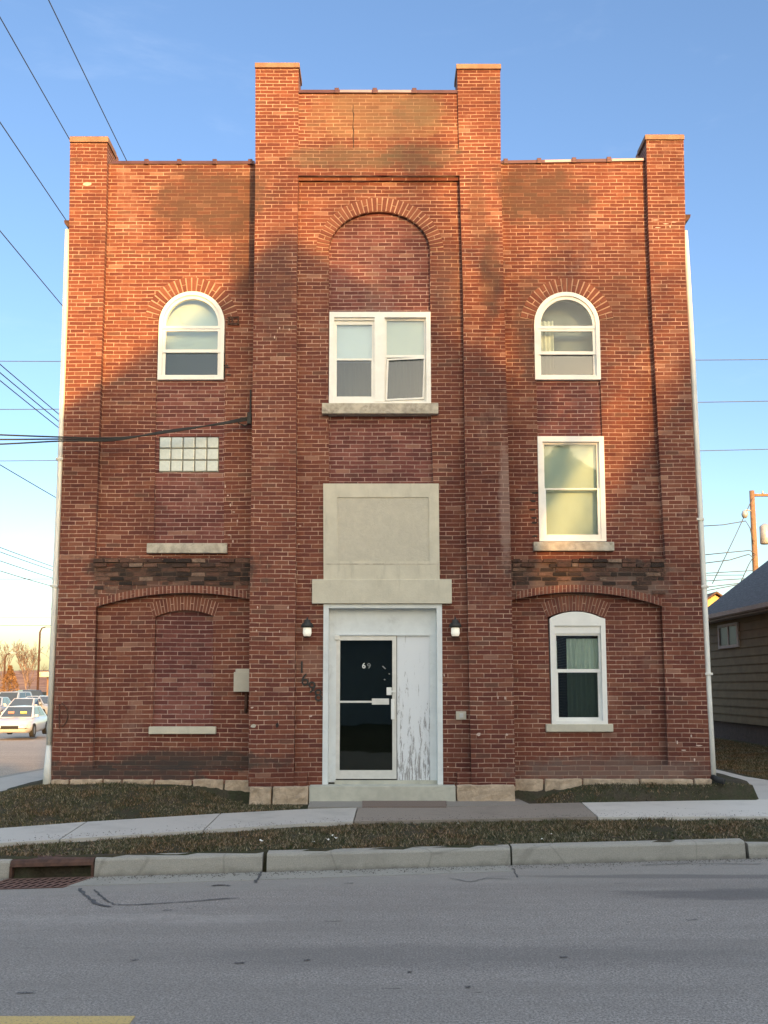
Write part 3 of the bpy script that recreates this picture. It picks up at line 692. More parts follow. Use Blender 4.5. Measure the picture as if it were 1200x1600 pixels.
# infills of later brick
def infill(outer, holes, y0, y1):
    I = B(); plate(I, outer, holes, y0, y1); from_bm('infill_wall', I, brick_infill, bld)['label'] = 'smoother dark red brick filling an old opening'
infill(UP([(236, 590), (358, 590), (356, 860), (232, 860)], YI), [UP([(248, 738), (249, 682), (342, 682), (342, 738)], YI)], YI, .5)
infill(UP([(234, 945), (340, 945), (340, 1145), (230, 1145)], YP+.05), [], YP+.05, .5)
infill(UP([(830, 590), (946, 590), (948, 683), (832, 683)], YI), [], YI, .5)
infill(UP([(505, 300), (680, 300), (682, 490), (505, 490)], YCI), [], YCI, .05)
infill(UP([(505, 632), (682, 632), (685, 765), (505, 765)], YCI), [], YCI, .05)
# crumbling soot-black ledge courses above the wide arches
ledge_m = NT('sooty_ledge_brick'); _g = ledge_m.N.new('ShaderNodeNewGeometry')
_c = ledge_m.ramp(_g.outputs['Random Per Island'], [(0., (.035, .027, .024)), (.3, (.075, .048, .039)), (.6, (.14, .072, .053)), (.85, (.20, .115, .085)), (1., (.32, .23, .17))])
_c = ledge_m.mix(ledge_m.mapr(ledge_m.noise(9, 7, .75), .40, .66, 0, .55), _c, (.035, .03, .027)); ledge_m.bump(ledge_m.noise(50, 6, .75), .9, .02); ledge_m = ledge_m.fin(_c, .95, 0, .15)
def ledge(arc, xa, xb, seed):
    rr = random.Random(seed); bm = B(); y = 873.0; row = 0
    while y < 935:
        x = xa-rr.uniform(0, 20)
        while x < xb:
            w_ = 22.5*rr.choice((1, 1, 1, .5)); a0 = max(x, xa); a1 = min(x+w_-1.2, xb)
            ay_ = min(interp([(p[0], p[1]) for p in arc], a0), interp([(p[0], p[1]) for p in arc], a1))-11.5
            if a1-a0 > 3 and y+6.2 < ay_ and rr.random() > (.10 if row < 5 else .12+.12*(row-4)):
                q = UR(a0+rr.uniform(0, .6), y+rr.uniform(0, .6), a1, y+6.0+rr.uniform(-.3, .3), 0)
                pr_ = rr.uniform(.012, .045) if row < 2 else rr.uniform(.002, .020)
                pts = [(q[0], q[2]), (q[1], q[2]+rr.uniform(-.004, .004)), (q[1]-rr.uniform(0, .012), q[3]), (q[0]+rr.uniform(0, .012), q[3]-rr.uniform(0, .006))]
                prism(bm, pts, 'y', -pr_, .03)
            x += w_
        y += 7.05; row += 1
    from_bm('crumbling_ledge', bm, ledge_m, bld)['label'] = 'rough soot-blackened brick ledge above the wide arch'
ledge(arcL, 147, 393, 4); ledge(arcR, 801, 1040, 9)
# brick arches: ring of separate bricks over a mortar bed
def brick_ring(inner, outer, yface, count, name='brick_arch'):
    bm = B(); mb = B()
    def at(L, t):
        f = t*(len(L)-1); i = min(int(f), len(L)-2); k = f-i
        return (L[i][0]+(L[i+1][0]-L[i][0])*k, L[i][1]+(L[i+1][1]-L[i][1])*k)
    I_, O_ = UP(inner, yface), UP(outer, yface)
    rnd = random.Random(count)
    for i in range(count):
        t0, t1 = (i+.12)/count, (i+.88)/count
        cuts = [(0, 1)] if (i % 3) else [(0, .47), (.53, 1)]
        for c0, c1 in cuts:
            q = []
            for t, s in ((t0, c0), (t1, c0), (t1, c1), (t0, c1)):
                a, b = at(I_, t), at(O_, t); q.append((a[0]+(b[0]-a[0])*s, a[1]+(b[1]-a[1])*s))
            prism(bm, q, 'y', yface-.010-rnd.uniform(0, .005), yface+.02)
    plate(mb, I_+O_[::-1], [], yface-.004, yface+.03)
    r = from_bm(name, bm, voussoir, bld); from_bm('mortar_bed', mb, mortar_m, r); return r
brick_ring(ellarc((513, 393), 330, (672.5, 393), 60), ellarc((494, 393), 309.5, (693, 393), 60), YCW, 37)
def ringwin(x0, x1, ytop, ysp, grow, cut):
    inn = ellarc((x0, ysp), ytop, (x1, ysp), 60)[cut:60-cut+1]; out = ellarc((x0-grow, ysp), ytop-grow, (x1+grow, ysp), 60)[cut:60-cut+1]
    brick_ring(inn, out, YP, 22)
ringwin(247, 352.5, 455, 507, 21, 3); ringwin(833, 938, 456, 508, 21, 3)
i_, _ = arc3((240, 964.5), (287, 953.5), (335, 963), 30); o_, _ = arc3((234, 944), (289, 932), (342, 942), 30); brick_ring(i_, o_, YP, 20)
i_, _ = arc3((854, 965), (899, 954), (944, 965), 30); o_, _ = arc3((846, 944), (899, 930), (954, 944), 30); brick_ring(i_, o_, YP, 20)
brick_ring([(x, y) for x, y in arcL if x < 396], [(x, y-11.5) for x, y in arcL if x < 396], -.008, 38, 'wide_brick_arch')
brick_ring([(x, y) for x, y in arcR if x > 797], [(x, y-11.5) for x, y in arcR if x > 797], -.008, 38, 'wide_brick_arch')

# foundations
def stones(pxs, ytop, ybot, y0, y1):
    bm = B(); rnd = random.Random(int(pxs[0]))
    for a, b in zip(pxs, pxs[1:]):
        q = UR(a+.7, ytop+rnd.uniform(-.5, 1), b-.7, ybot, y0)
        b2 = B(); box(b2, q[0]+.004, q[1]-.004, y0-rnd.uniform(0, .03), y1, q[2]-.15, q[3], .02); bmesh.ops.subdivide_edges(b2, edges=b2.edges[:], cuts=4, use_grid_fill=True)
        for v in b2.verts:
            if v.co.y < y0+.1: k_ = mnoise.noise(v.co*9)*.02+mnoise.noise(v.co*26)*.010; v.co.y += k_; v.co.z += mnoise.noise(v.co*7+Vector((5, 5, 5)))*.014; v.co.x += mnoise.noise(v.co*8+Vector((1, 9, 5)))*.01
        me_ = bpy.data.meshes.new('t'); b2.to_mesh(me_); b2.free(); bm.from_mesh(me_); bpy.data.meshes.remove(me_)
    from_bm('foundation', bm, found_stone, bld)
stones([79, 108, 160, 190, 240, 300, 350, 396], 1218, 1232, -.03, .58)
stones([798, 850, 910, 1000, 1084, 1113], 1217, 1232, -.03, .58)
stones([388, 425, 483], 1229, 1254, YC-.05, .08); stones([713, 806], 1226.5, 1246, YC-.05, .08)
bm = B(); a = UR(483, 1228, 712, 1247, YC-.07); box(bm, a[0], a[1], YC-.07, -.1, a[2]-.1, a[3], .012)
from_bm('doorstep', bm, step_stone, bld)
bm = B(); a = UR(457, 1206, 478, 1228, YC); 
bm.free()

# copings and flashings
def cap(px0, px1, py0, py1, yf, yb):
    bm = B(); a = UR(px0, py0, px1, py1, yf); box(bm, a[0], a[1], yf, yb, a[2], a[3], .008); from_bm('coping', bm, coping_m, bld)
cap(108.5, 169, 213, 221.5, -.03, .42); cap(1008, 1069.5, 210, 217.5, -.03, .42)
cap(398, 468, 97.5, 105, YC-.03, .12); cap(713, 783, 99.5, 107, YC-.03, .12)
def flash(px0, px1, py0, py1, yf, yb, segs, pale):
    bm = B(); q = U(px0, py0, yf); r = U(px1, py1, yf)
    prism(bm, [(q[0], q[1]), (r[0], r[1]), (r[0], r[1]+.05), (q[0], q[1]+.05)], 'y', yf-.02, yb)
    f = from_bm('roof_flashing', bm, flashing, bld)
    for k in pale:
        a0 = (k[0], k[1]); bm = B(); za = q[1]+(r[1]-q[1])*k[0]; zb = q[1]+(r[1]-q[1])*k[1]; xa = q[0]+(r[0]-q[0])*k[0]; xb = q[0]+(r[0]-q[0])*k[1]
        prism(bm, [(xa, za+.006), (xb, zb+.006), (xb, zb+.046), (xa, za+.046)], 'y', yf-.0235, yf-.018); from_bm('bare_patch', bm, flashing_pale, f)
    for k in segs:
        x = q[0]+(r[0]-q[0])*k; z = q[1]+(r[1]-q[1])*k
        bm = B(); box(bm, x-.035, x+.035, yf-.035, yf+.1, z-.008, z+.075, .006); from_bm('joint_cover', bm, flashing, f)
flash(176, 398, 257, 257, YP, .45, (.24, .47, .72, .97), ()); flash(783, 1010, 256.5, 252.5, YP, .45, (.03, .26, .5, .74), ((.3, .48), (.76, .98)))
flash(467, 714, 146, 146.5, YC+.035, .1, (.24, .48, .73), ((.26, .46), (.5, .71)))
bm = B(); box(bm, xl0+.01, xr0-.01, .55, 16.9, zroof-.15, zroof-.02); from_bm('roof', bm, roof_m, bld)

# gutters and downspouts at the corners
def gutterend(px, py, s):
    x, z = U(px, py, 0); x -= s*.05; bm = B()
    prism(bm, [(x, z), (x+s*.14, z), (x+s*.13, z-.05), (x+s*.08, z-.10), (x, z-.15)], 'y', .02, .4); from_bm('gutter', bm, rust_iron, bld)
gutterend(108, 343, -1); gutterend(1071, 334, 1)
def downpipe(pts, r, m, straps, lowpts=None, low_r=.06):
    bm = B(); q = []
    for px, py, yy in pts: x, z = U(px, py, yy); q.append((x, yy, z))
    # rounded rectangular pipe as a tube
    tube(bm, q, r, 10); d = from_bm('downspout', bm, m, bld, smooth=True)
    for px, py, yy in straps:
        x, z = U(px, py, yy); bm = B(); box(bm, x-r-.012, x+r+.012, yy-r-.01, yy+r+.01, z-.018, z+.018, .004); from_bm('pipe_strap', bm, alu, d)
    if lowpts:
        bm = B(); q = [(U(px, py, yy)[0], yy, U(px, py, yy)[1]) for px, py, yy in lowpts]; tube(bm, q, [low_r, low_r*.95, low_r*.62], 12); from_bm('pipe_shoe', bm, downpipe_m, d, smooth=True)
downpipe([(106, 360, .12), (104, 420, .08), (100, 560, .06), (93, 760, .05), (86, 920, .05), (77, 1164, .05)], .045, downpipe_m, [(94.5, 718, .05), (86, 916, .05)], [(73, 1232, -.02), (75, 1200, .03), (77, 1163, .05)], .062)
downpipe([(1070, 362, .12), (1074, 420, .08), (1082, 560, .06), (1092, 760, .05), (1100, 920, .05), (1107, 1080, .05), (1114.5, 1214, .03)], .045, downpipe_m, [(1093, 812, .05), (1100, 917, .05), (1106, 1053, .05)])
bm = B(); x, z = U(1114, 1216, 0); tube(bm, [(x, .03, z+.02), (x+.03, -.08, z-.015), (x+.1, -.16, z-.03)], .045, 10); from_bm('pipe_elbow', bm, dark_gap, bld, smooth=True)
bm = B(); tube(bm, [(U(72, 1233, 0)[0], -.05, U(72, 1231, 0)[1]), (-5.3, -.35, -.13), (-5.6, -.6, -.17)], .035, 8); from_bm('drain_hose', bm, dark_gap, bld, smooth=True)

# sills, tablet, lintel
def slab(name, px0, py0, px1, py1, yf, yb, m, bev=.01):
    bm = B(); a = UR(px0, py0, px1, py1, yf); box(bm, a[0], a[1], yf, yb, a[2], a[3], bev); return from_bm(name, bm, m, bld)
slab('window_sill', 229, 848.5, 354.5, 864, YP-.07, .3, sill_old); slab('window_sill', 232, 1135.5, 337, 1147, YP-.06, .3, limestone)
slab('window_sill', 834, 846.5, 960, 860.5, YP-.07, .3, sill_old); slab('window_sill', 853.5, 1131.5, 958.5, 1143.5, YP-.06, .3, limestone)
slab('window_sill', 503, 629.5, 685, 646, YCW-.09, .0, sill_old)
bm = B(); q = UP([(505, 755.5), (685.5, 755.5), (687, 906), (505.5, 906)], YCW-.05); h_ = UP([(527, 777), (670, 777), (671, 877), (528, 877)], YCW-.05)
plate(bm, q, [h_], YCW-.05, -.0); tab = from_bm('stone_tablet', bm, limestone, bld)
bm = B(); plate(bm, UP([(526, 776), (671, 776), (672, 878), (527, 878)], YCW-.038), [], YCW-.038, -.01); from_bm('rough_panel', bm, tablet_rough, tab)
bm = B(); a = UR(505.6, 880.5, 687, 882.2, YCW-.052); box(bm, a[0], a[1], YCW-.053, YCW-.03, a[2], a[3]); from_bm('groove', bm, sill_old, tab)
slab('door_lintel', 487.5, 905, 706, 943, YCW-.075, 0, limestone, .008)

# windows
def frame_rect(bm, x0, x1, z0, z1, w, ya, yb, wb=None, wt=None):
    wb = wb or w; wt = wt or w
    box(bm, x0, x0+w, ya, yb, z0, z1); box(bm, x1-w, x1, ya, yb, z0, z1)
    box(bm, x0+w, x1-w, ya+.002, yb, z0, z0+wb); box(bm, x0+w, x1-w, ya+.002, yb, z1-wt, z1)
def pane(x0, x1, z0, z1, y, m, parent):
    bm = B(); box(bm, x0, x1, y, y+.006, z0, z1); return from_bm('pane', bm, m, parent)
def sash(parent, x0, x1, z0, z1, y, w, m_glass, wb=None, wt=None):
    bm = B(); frame_rect(bm, x0, x1, z0, z1, w, y, y+.035, wb, wt); s = from_bm('sash', bm, white_vinyl, parent)
    pane(x0+w-.004, x1-w+.004, z0+(wb or w)-.004, z1-(wt or w)+.004, y+.018, m_glass, parent)
    return s
def pleats(parent, x0, x1, z0, z1, y, m, amp=.018, n=9):
    bm = B(); N_ = n*8; prev = None
    for i in range(N_+1):
        x = x0+(x1-x0)*i/N_; yy = y+amp*math.sin(i/8*2*math.pi)+.4*amp*math.sin(i*.37)
        k = [bm.verts.new((x, yy, z0)), bm.verts.new((x+(x-x0)*-.03, yy*1., z1)), bm.verts.new((x+(x-x0)*-.03, yy+.004, z1)), bm.verts.new((x, yy+.004, z0))]
        if prev: bm.faces.new([prev[0], k[0], k[1], prev[1]]); bm.faces.new([prev[2], k[2], k[3], prev[3]])
        prev = k
    return from_bm('curtain', bm, m, parent, smooth=True)
def blind_(parent, x0, x1, z0, z1, y, m=None):
    bm = B(); box(bm, x0, x1, y, y+.006, z0, z1); return from_bm('blind', bm, m or blind_m, parent)
def backbox(parent, x0, x1, z0, z1, y):
    bm = B(); box(bm, x0-.1, x1+.1, y, y+.02, z0-.1, z1+.1); return from_bm('dark_room_back', bm, dark_room, parent)
def winroot(name='window', lab=None):
    o = bpy.data.objects.new(name, None); C.objects.link(o); o.parent = bld; o.empty_display_size = .1
    if lab: o['label'] = lab
    return o
# arched third floor windows
def arch_window(px0, px1, pyt, pysp, pyb, rails, mats, lab, curt):
    y = YP+.02
    x0, x1, zb, zt = UR(px0, pyt, px1, pyb, y); zs = U((px0+px1)/2, pysp, y)[1]
    # frame mesh is the part; the rest hangs below it
    bm = B()
    def A(ins): return [(x0+ins, zb+ins)]+ellarc((x0+ins, zs), zt-ins, (x1-ins, zs), 28)+[(x1-ins, zb+ins)]
    plate(bm, A(.0), [A(.062)], y-.035, y+.07); fr = from_bm('window', bm, white_vinyl, bld); fr['label'] = lab
    zr = [U(px0, p, y)[1] for p in rails]        # transom, meeting rail
    bm = B()
    outer = [(x0+.062, zr[0])]+ellarc((x0+.062, zs), zt-.062, (x1-.062, zs), 28)+[(x1-.062, zr[0])]
    inner = [(x0+.105, zr[0]+.045)]+ellarc((x0+.105, zs), zt-.115, (x1-.105, zs), 28)+[(x1-.105, zr[0]+.045)]
    plate(bm, outer, [inner], y-.012, y+.05); from_bm('arched_sash', bm, white_vinyl, fr)
    bm = B(); plate(bm, [(x0+.1, zr[0]+.04)]+ellarc((x0+.1, zs), zt-.11, (x1-.1, zs), 28)+[(x1-.1, zr[0]+.04)], [], y+.012, y+.018); from_bm('pane', bm, mats[0], fr)
    sash(fr, x0+.062, x1-.062, zr[1]-.02, zr[0]-.004, y-.006, .045, mats[1], .05, .035)
    sash(fr, x0+.062, x1-.062, zb+.05, zr[1]+.004, y+.016, .042, mats[2], .04, .02)
    if curt == 'blind': blind_(fr, x0+.05, x1-.05, zb+.05, zt-.03, y+.14)
    else:
        pleats(fr, x0+.08, x0+.34, zb+.06, zs+.12, y+.14, pale_curtain, .015, 4); blind_(fr, x0-.05, x1+.05, zb, zt+.05, y+.3, plain('grey_room_wall', (.20, .22, .25), .9, .1, 2, 0))
arch_window(248.5, 351, 456.5, 507, 594, (514, 549), (glass_hi, glass_hi, glass_lo), 'arched white third floor window with a pale blind', 'blind')
arch_window(834.5, 936.5, 457.5, 508, 594, (514, 552), (glass_soft, glass_soft, glass_lo), 'arched white third floor window with a curtain drawn to one side', 'curt')
# second floor right
y = YP+.0; x0, x1, zb, zt = UR(841, 682, 945, 846, y)
bm = B(); frame_rect(bm, x0, x1, zb, zt, .075, y-.02, y+.09, .03, .085); fr = from_bm('window', bm, white_vinyl, bld); fr['label'] = 'tall white second floor sash window with a pale blind'
zm = U(890, 766, y)[1]
sash(fr, x0+.075, x1-.075, zm, zt-.085, y+.035, .03, glass_soft, .03, .03); sash(fr, x0+.075, x1-.075, zb+.03, zm+.03, y-.002, .042, glass_soft, .075, .02)
blind_(fr, x0+.05, x1-.05, zb, zt, y+.13)
# second floor centre: double window
y = YCW+.0; x0, x1, zb, zt = UR(514.5, 488, 673, 631, y)
bm = B(); frame_rect(bm, x0, x1, zb, zt, .07, y-.02, y+.1, .03, .085); xm0 = U(585, 560, y)[0]; xm1 = U(601, 560, y)[0]
box(bm, xm0, xm1, y-.024, y+.1, zb+.03, zt-.085); fr = from_bm('window', bm, white_vinyl, bld); fr['label'] = 'white double sash window on the second floor of the centre bay'
zm = U(550, 563, y)[1]; zm2 = U(640, 557, y)[1]
sash(fr, x0+.07, xm0, zm, zt-.12, y+.04, .04, glass_hi, .03, .06); 
bm = B(); box(bm, x0+.07, xm0, y+.01, y+.05, zt-.12, zt-.09); from_bm('head_rail', bm, white_vinyl, fr)
sash(fr, x0+.07, xm0, zb+.03, zm+.03, y+.0, .045, glass_lo, .085, .03)
sash(fr, xm1, x1-.07, zm2, zt-.085, y+.04, .03, glass_hi, .04, .03)
# lower right sash sits crooked in its frame
bm = B(); frame_rect(bm, xm1+.015, x1-.085, zb+.06, zm2+.0, .025, y+.02, y+.04)
cx_ = (xm1+x1-.07)/2; cz_ = (zb+zm2)/2
for v in bm.verts: dx_, dz_ = v.co.x-cx_, v.co.z-cz_; v.co.x = cx_+dx_*.97-dz_*-.035; v.co.z = cz_+dz_*.96+dx_*.045
from_bm('crooked_screen', bm, white_vinyl, fr)
bm = B(); frame_rect(bm, xm1, x1-.07, zb+.03, zm2+.03, .03, y+.044, y+.07, .05, .02); from_bm('sash', bm, white_vinyl, fr); pane(xm1+.02, x1-.09, zb+.07, zm2+.015, y+.056, glass_lo, fr)
blind_(fr, x0+.05, xm0, zm, zt, y+.115, plain('white_blind', (.58, .66, .80), .8, .03, 2, 0)); pleats(fr, x0+.05, xm0+.02, zb, zm+.05, y+.15, curtain_m, .02, 6)
blind_(fr, xm1, x1-.05, zm2, zt, y+.115); pleats(fr, xm1, x1-.05, zb, zm2+.05, y+.15, curtain_m, .02, 6)
# first floor right
y = YP+.02; sp_, _ = arc3((857, 967), (899, 956), (941, 967), 16)
x0, x1, zb, zt = UR(860, 965, 947, 1131.5, y)
top = [U(a, b, y) for a, b in sp_]; top[0] = (x0, top[0][1]); top[-1] = (x1, top[-1][1])
bm = B(); zi = U(899, 978, y)[1]
plate(bm, [(x0, zb)]+top+[(x1, zb)], [[(x0+.07, zb+.05), (x0+.07, zi), (x1-.07, zi), (x1-.07, zb+.05)]], y-.03, y+.08); fr = from_bm('window', bm, white_vinyl, bld); fr['label'] = 'white ground floor sash window with a flat arched head and grey curtains'
zi2 = U(899, 990, y)[1]; bm = B(); box(bm, x0+.07, x1-.07, y-.004, y+.06, zi2, zi-.004); from_bm('head_panel', bm, white_vinyl, fr)
zm = U(900, 1048.5, y)[1]
sash(fr, x0+.07, x1-.07, zm-.02, zi2, y+.02, .03, glass_clear, .05, .03); sash(fr, x0+.07, x1-.07, zb+.05, zm-.012, y+.035, .05, glass_mat('grey_screen_glass', .03, (.5, .55, .52), .06), .05, .01)
xr_ = U(889, 1060, y)[0]
pc = plain('pale_grey_curtain', (.72, .76, .70), .9, .05, 4, 0)
pleats(fr, xr_, x1-.06, zb+.02, U(900, 997, y)[1], y+.14, pc, .022, 7); pleats(fr, x0+.04, x0+.135, zb+.02, U(870, 1001, y)[1], y+.14, pc, .02, 3)
# glass blocks
y = YI+.02; x0, x1, zb, zt = UR(248.5, 682.5, 342, 737.5, y)
bm = B(); box(bm, x0-.01, x1+.01, y+.01, y+.06, zb-.01, zt+.01); gw = from_bm('glass_block_window', bm, plain('grey_grout', (.22, .22, .19), .9, .1, 8, .2), bld)
for i in range(5):
    for j in range(3):
        w_ = (x1-x0)/5; h2 = (zt-zb)/3; bm = B(); box(bm, x0+i*w_+.009, x0+(i+1)*w_-.009, y-.012, y+.03, zb+j*h2+.009, zb+(j+1)*h2-.009, .012); from_bm('glass_block', bm, gblock, gw, smooth=False)

# doorway
yd0 = YCW
fr = None
def PX(px, py, yy): return U(px, py, yy)
bm = B()
for (a, b) in (((505.5, 512), 0), ((684, 690.5), 0)):
    q = UP([(a[0], 944), (a[1], 944), (a[1]+(0 if a[0] < 600 else 0), 1226), (a[0], 1226)], yd0-.03)
    xs_ = [p[0] for p in q]; zz = [q[0][1], q[2][1]]
    box(bm, min(xs_[0], xs_[3]), max(xs_[1], xs_[2]), yd0-.03, yd0+.16, zz[1], zz[0])
a = UR(512, 944, 684, 950, yd0-.028); box(bm, a[0]-.02, a[1]+.02, yd0-.028, yd0+.16, a[2], a[3])
dw = from_bm('door_surround', bm, white_paint, bld)
yr = yd0+.13
bm = B(); a = UR(510, 948, 686, 991, yr); box(bm, a[0], a[1], yr, yr+.05, a[2], a[3]); from_bm('transom_panel', bm, white_paint, dw)
bm = B(); a = UR(513, 990, 525, 1222, yr); box(bm, a[0]-.03, a[1], yr-.02, yr+.05, a[2], a[3]); a = UR(671.5, 990, 688, 1222, yr); box(bm, a[0], a[1]+.02, yr-.02, yr+.05, a[2], a[3])
a = UR(525, 990.5, 671.5, 993, yr-.03); box(bm, a[0], a[1], yr-.03, yr+.05, a[2], a[3]); from_bm('door_jamb', bm, white_paint, dw)
bm = B(); a = UR(620.5, 993, 671.5, 1219, yr); box(bm, a[0], a[1], yr+.005, yr+.05, a[2], a[3]); p_ = from_bm('side_panel', bm, peel, dw); p_['label'] = 'white side panel with badly peeling paint'
bm = B(); a = UR(523, 1218, 683, 1224, yr-.03); box(bm, a[0], a[1], yr-.06, yr+.05, a[2]-.04, a[3]-.012); from_bm('threshold', bm, step_stone, dw)
x0, x1, zb, zt = UR(524.5, 994, 619.5, 1217, yr-.01)
bm = B(); frame_rect(bm, x0, x1, zb, zt, .062, yr-.015, yr+.03, .125, .062); door = from_bm('door', bm, alu, bld); door['label'] = 'aluminium framed door with dark full length glass'
pane(x0+.055, x1-.055, zb+.11, zt-.055, yr+.005, glass_dark, door)
backd = B(); box(backd, x0-.02, x1+.02, yr+.6, yr+.62, zb-.05, zt); from_bm('dark_lobby', backd, dark_room, door)
a = UR(530, 1095, 585, 1098.2, yr-.03); bm = B(); box(bm, a[0], a[1], yr-.035, yr-.02, a[2], a[3], .004); from_bm('push_bar', bm, alu, door)
a = UR(581, 1091.5, 608, 1101, yr-.04); bm = B(); box(bm, a[0], a[1], yr-.05, yr-.012, a[2], a[3], .006); from_bm('push_bar_housing', bm, alu, door)
bm = B(); a = UR(611, 1092, 616.5, 1124, yr-.05); box(bm, a[0], a[1], yr-.075, yr-.05, a[2], a[3], .008); box(bm, a[0]+.01, a[1]-.01, yr-.05, yr-.012, a[3]-.05, a[3]-.02); box(bm, a[0]+.01, a[1]-.01, yr-.05, yr-.012, a[2]+.02, a[2]+.05); from_bm('door_handle', bm, white_vinyl, door)
bm = B(); a = UR(604, 1074, 612, 1086, yr-.02); box(bm, a[0], a[1], yr-.03, yr-.012, a[2], a[3], .004); a = UR(611, 1079, 618, 1082, yr-.03); box(bm, a[0], a[1], yr-.035, yr-.02, a[2], a[3], .003); from_bm('door_lock', bm, white_vinyl, door)
bm = B(); a = UR(523, 993, 531, 1000, yr-.03); box(bm, a[0], a[1], yr-.05, yr-.016, a[2], a[3], .005); from_bm('hinge_cover', bm, alu, door)
def text(name, s, px, py, size, y, m, parent, rot=0, th=.004):
    cu = bpy.data.curves.new('t', 'FONT'); cu.body = s; cu.size = size; cu.extrude = th; cu.align_x = 'CENTER'; cu.align_y = 'CENTER'
    o = bpy.data.objects.new('t', cu); me = bpy.data.meshes.new_from_object(o); bpy.data.objects.remove(o); bpy.data.curves.remove(cu)
    x, z = U(px, py, y); c, s_ = math.cos(rot), math.sin(rot)
    for v in me.vertices: a, b, e = v.co; v.co = (x+a*c-b*s_, y-e, z+a*s_+b*c)
    return link(name, me, m, parent)
digit_w = plain('white_decal', (.75, .75, .72), .6, .03, 10, 0); digit_g = plain('worn_grey_decal', (.22, .23, .22), .7, .1, 40, 0)
text('door_number', '6', 568.5, 1040.5, .115, yr-.0, digit_w, door); text('door_number', '9', 576.5, 1041, .115, yr-.0, digit_g, door)
# tape scraps on the glass
for (px, py, rr) in ((600, 1043, .6), (608.5, 1053, 0), (601, 1062, .2)):
    x, z = U(px, py, yr); bm = B(); s_ = .028 if rr == .6 else .011
    prism(bm, [(x-s_*math.cos(-rr)-.006, z+s_*math.sin(rr)), (x-s_*.9+.008, z+s_*math.sin(rr)+.012), (x+s_*.9+.004, z-s_*math.sin(rr)), (x+s_*.8-.006, z-s_*math.sin(rr)-.010)], 'y', yr-.001, yr+.004); from_bm('tape_scrap', bm, digit_g, door)

# bracket beside the left arched window, and small wall scars
bm = B(); x, z = U(363, 502, YP)
for dz_ in (-.05, .05): box(bm, x-.07, x+.11, YP-.05, YP-.03, z+dz_-.008, z+dz_+.008)
box(bm, x+.09, x+.11, YP-.052, YP-.028, z-.07, z+.06); box(bm, x+.0, x+.02, YP-.052, YP-.028, z-.06, z+.05); box(bm, x-.06, x-.04, YP-.04, YP+.0, z-.05, z+.05)
tag(from_bm('iron_bracket', bm, rust_iron), 'rusty iron bracket fixed to brick right of the left arched window', 'bracket')
# chipped bricks: pale scars and dark holes
def scar(px, py, w, h, y, m, name):
    x, z = U(px, py, y); bm = B(); k = 7; rr = random.Random(int(px*py))
    pts = [(x+w*math.cos(i*6.283/k)*rr.uniform(.6, 1.1), z+h*math.sin(i*6.283/k)*rr.uniform(.6, 1.1)) for i in range(k)]
    prism(bm, pts, 'y', y-.006, y+.01); from_bm(name, bm, m, bld)
chip = plain('fresh_mortar_chip', (.56, .42, .35), .9, .15, 20, .2); dark_hole = plain('soot_hole', (.03, .022, .02), .95, .1, 20, 0)
for px, py, w, h in ((402.5, 949, .01, .022), (450, 949.5, .012, .022), (401, 985, .01, .016), (437, 987, .01, .022), (485.5, 1119, .03, .014), (394, 1105.5, .025, .014), (400, 1080, .018, .01), (467, 850, .02, .012), (469, 822, .02, .01), (466, 768, .012, .012), (137+300, 505+8, .01, .02), (429, 527, .01, .025), (452, 515, .01, .02), (778, 1090, .012, .03), (789, 1091, .012, .03), (792, 1148, .02, .02), (748, 1147, .035, .03)):
    yy = YC if (px < 462 or px > 737) else YCW
    scar(px, py, w, h, yy, chip, 'mortar_chip')
for px, py, w, h, yy in ((356, 774, .02, .012, YP), (360, 789, .012, .03, YP), (365, 800, .03, .010, YP), (371, 814, .012, .03, YP), (358, 836, .03, .012, YP), (364, 846, .012, .03, YP), (352, 760, .012, .03, YP),
        (1024, 344, .06, .010, 0), (1040, 350, .05, .010, 0), (1052, 347, .05, .009, 0), (1047, 354, .010, .03, 0), (1027, 356, .05, .008, 0), (137, 288, .09, .03, 0),
        (1080, 1150, .012, .03, 0), (1092, 1165, .05, .010, 0), (1068, 1172, .05, .010, 0), (1085, 1187, .012, .03, 0), (1058, 1160, .012, .03, 0), (700, 1198, .02, .01, YCW), (694, 1055, .012, .03, YCW), (691, 1070, .02, .012, YCW)):
    scar(px, py, w, h, yy, chip, 'mortar_chip')
bm = B(); rr = random.Random(4); prev = None
for i in range(14):
    x, z = U(552+rr.uniform(-.8, .8), 163+i*5.2, YC+.03); w = rr.uniform(.004, .010); cur = [bm.verts.new((x-w, YC+.033, z)), bm.verts.new((x+w, YC+.033, z))]
    if prev: bm.faces.new([prev[0], prev[1], cur[1], cur[0]])
    prev = cur
from_bm('wall_crack', bm, dark_hole, bld)
x, z = U(433, 1134, YC); scar(433, 1133, .03, .045, YC-.002, dark_hole, 'dark_hole'); scar(396, 1134, .05, .035, YC, box_m, 'cement_patch')
for px, py in ((355, 574), (357, 586), (353.5, 571)): scar(px, py, .05, .014, YP, dark_hole, 'dark_hole')
for px, py in ((836, 770), (833, 783), (832, 796), (834, 809), (835, 817), (836, 838)): scar(px, py, .06, .02, YP, dark_hole, 'dark_hole')

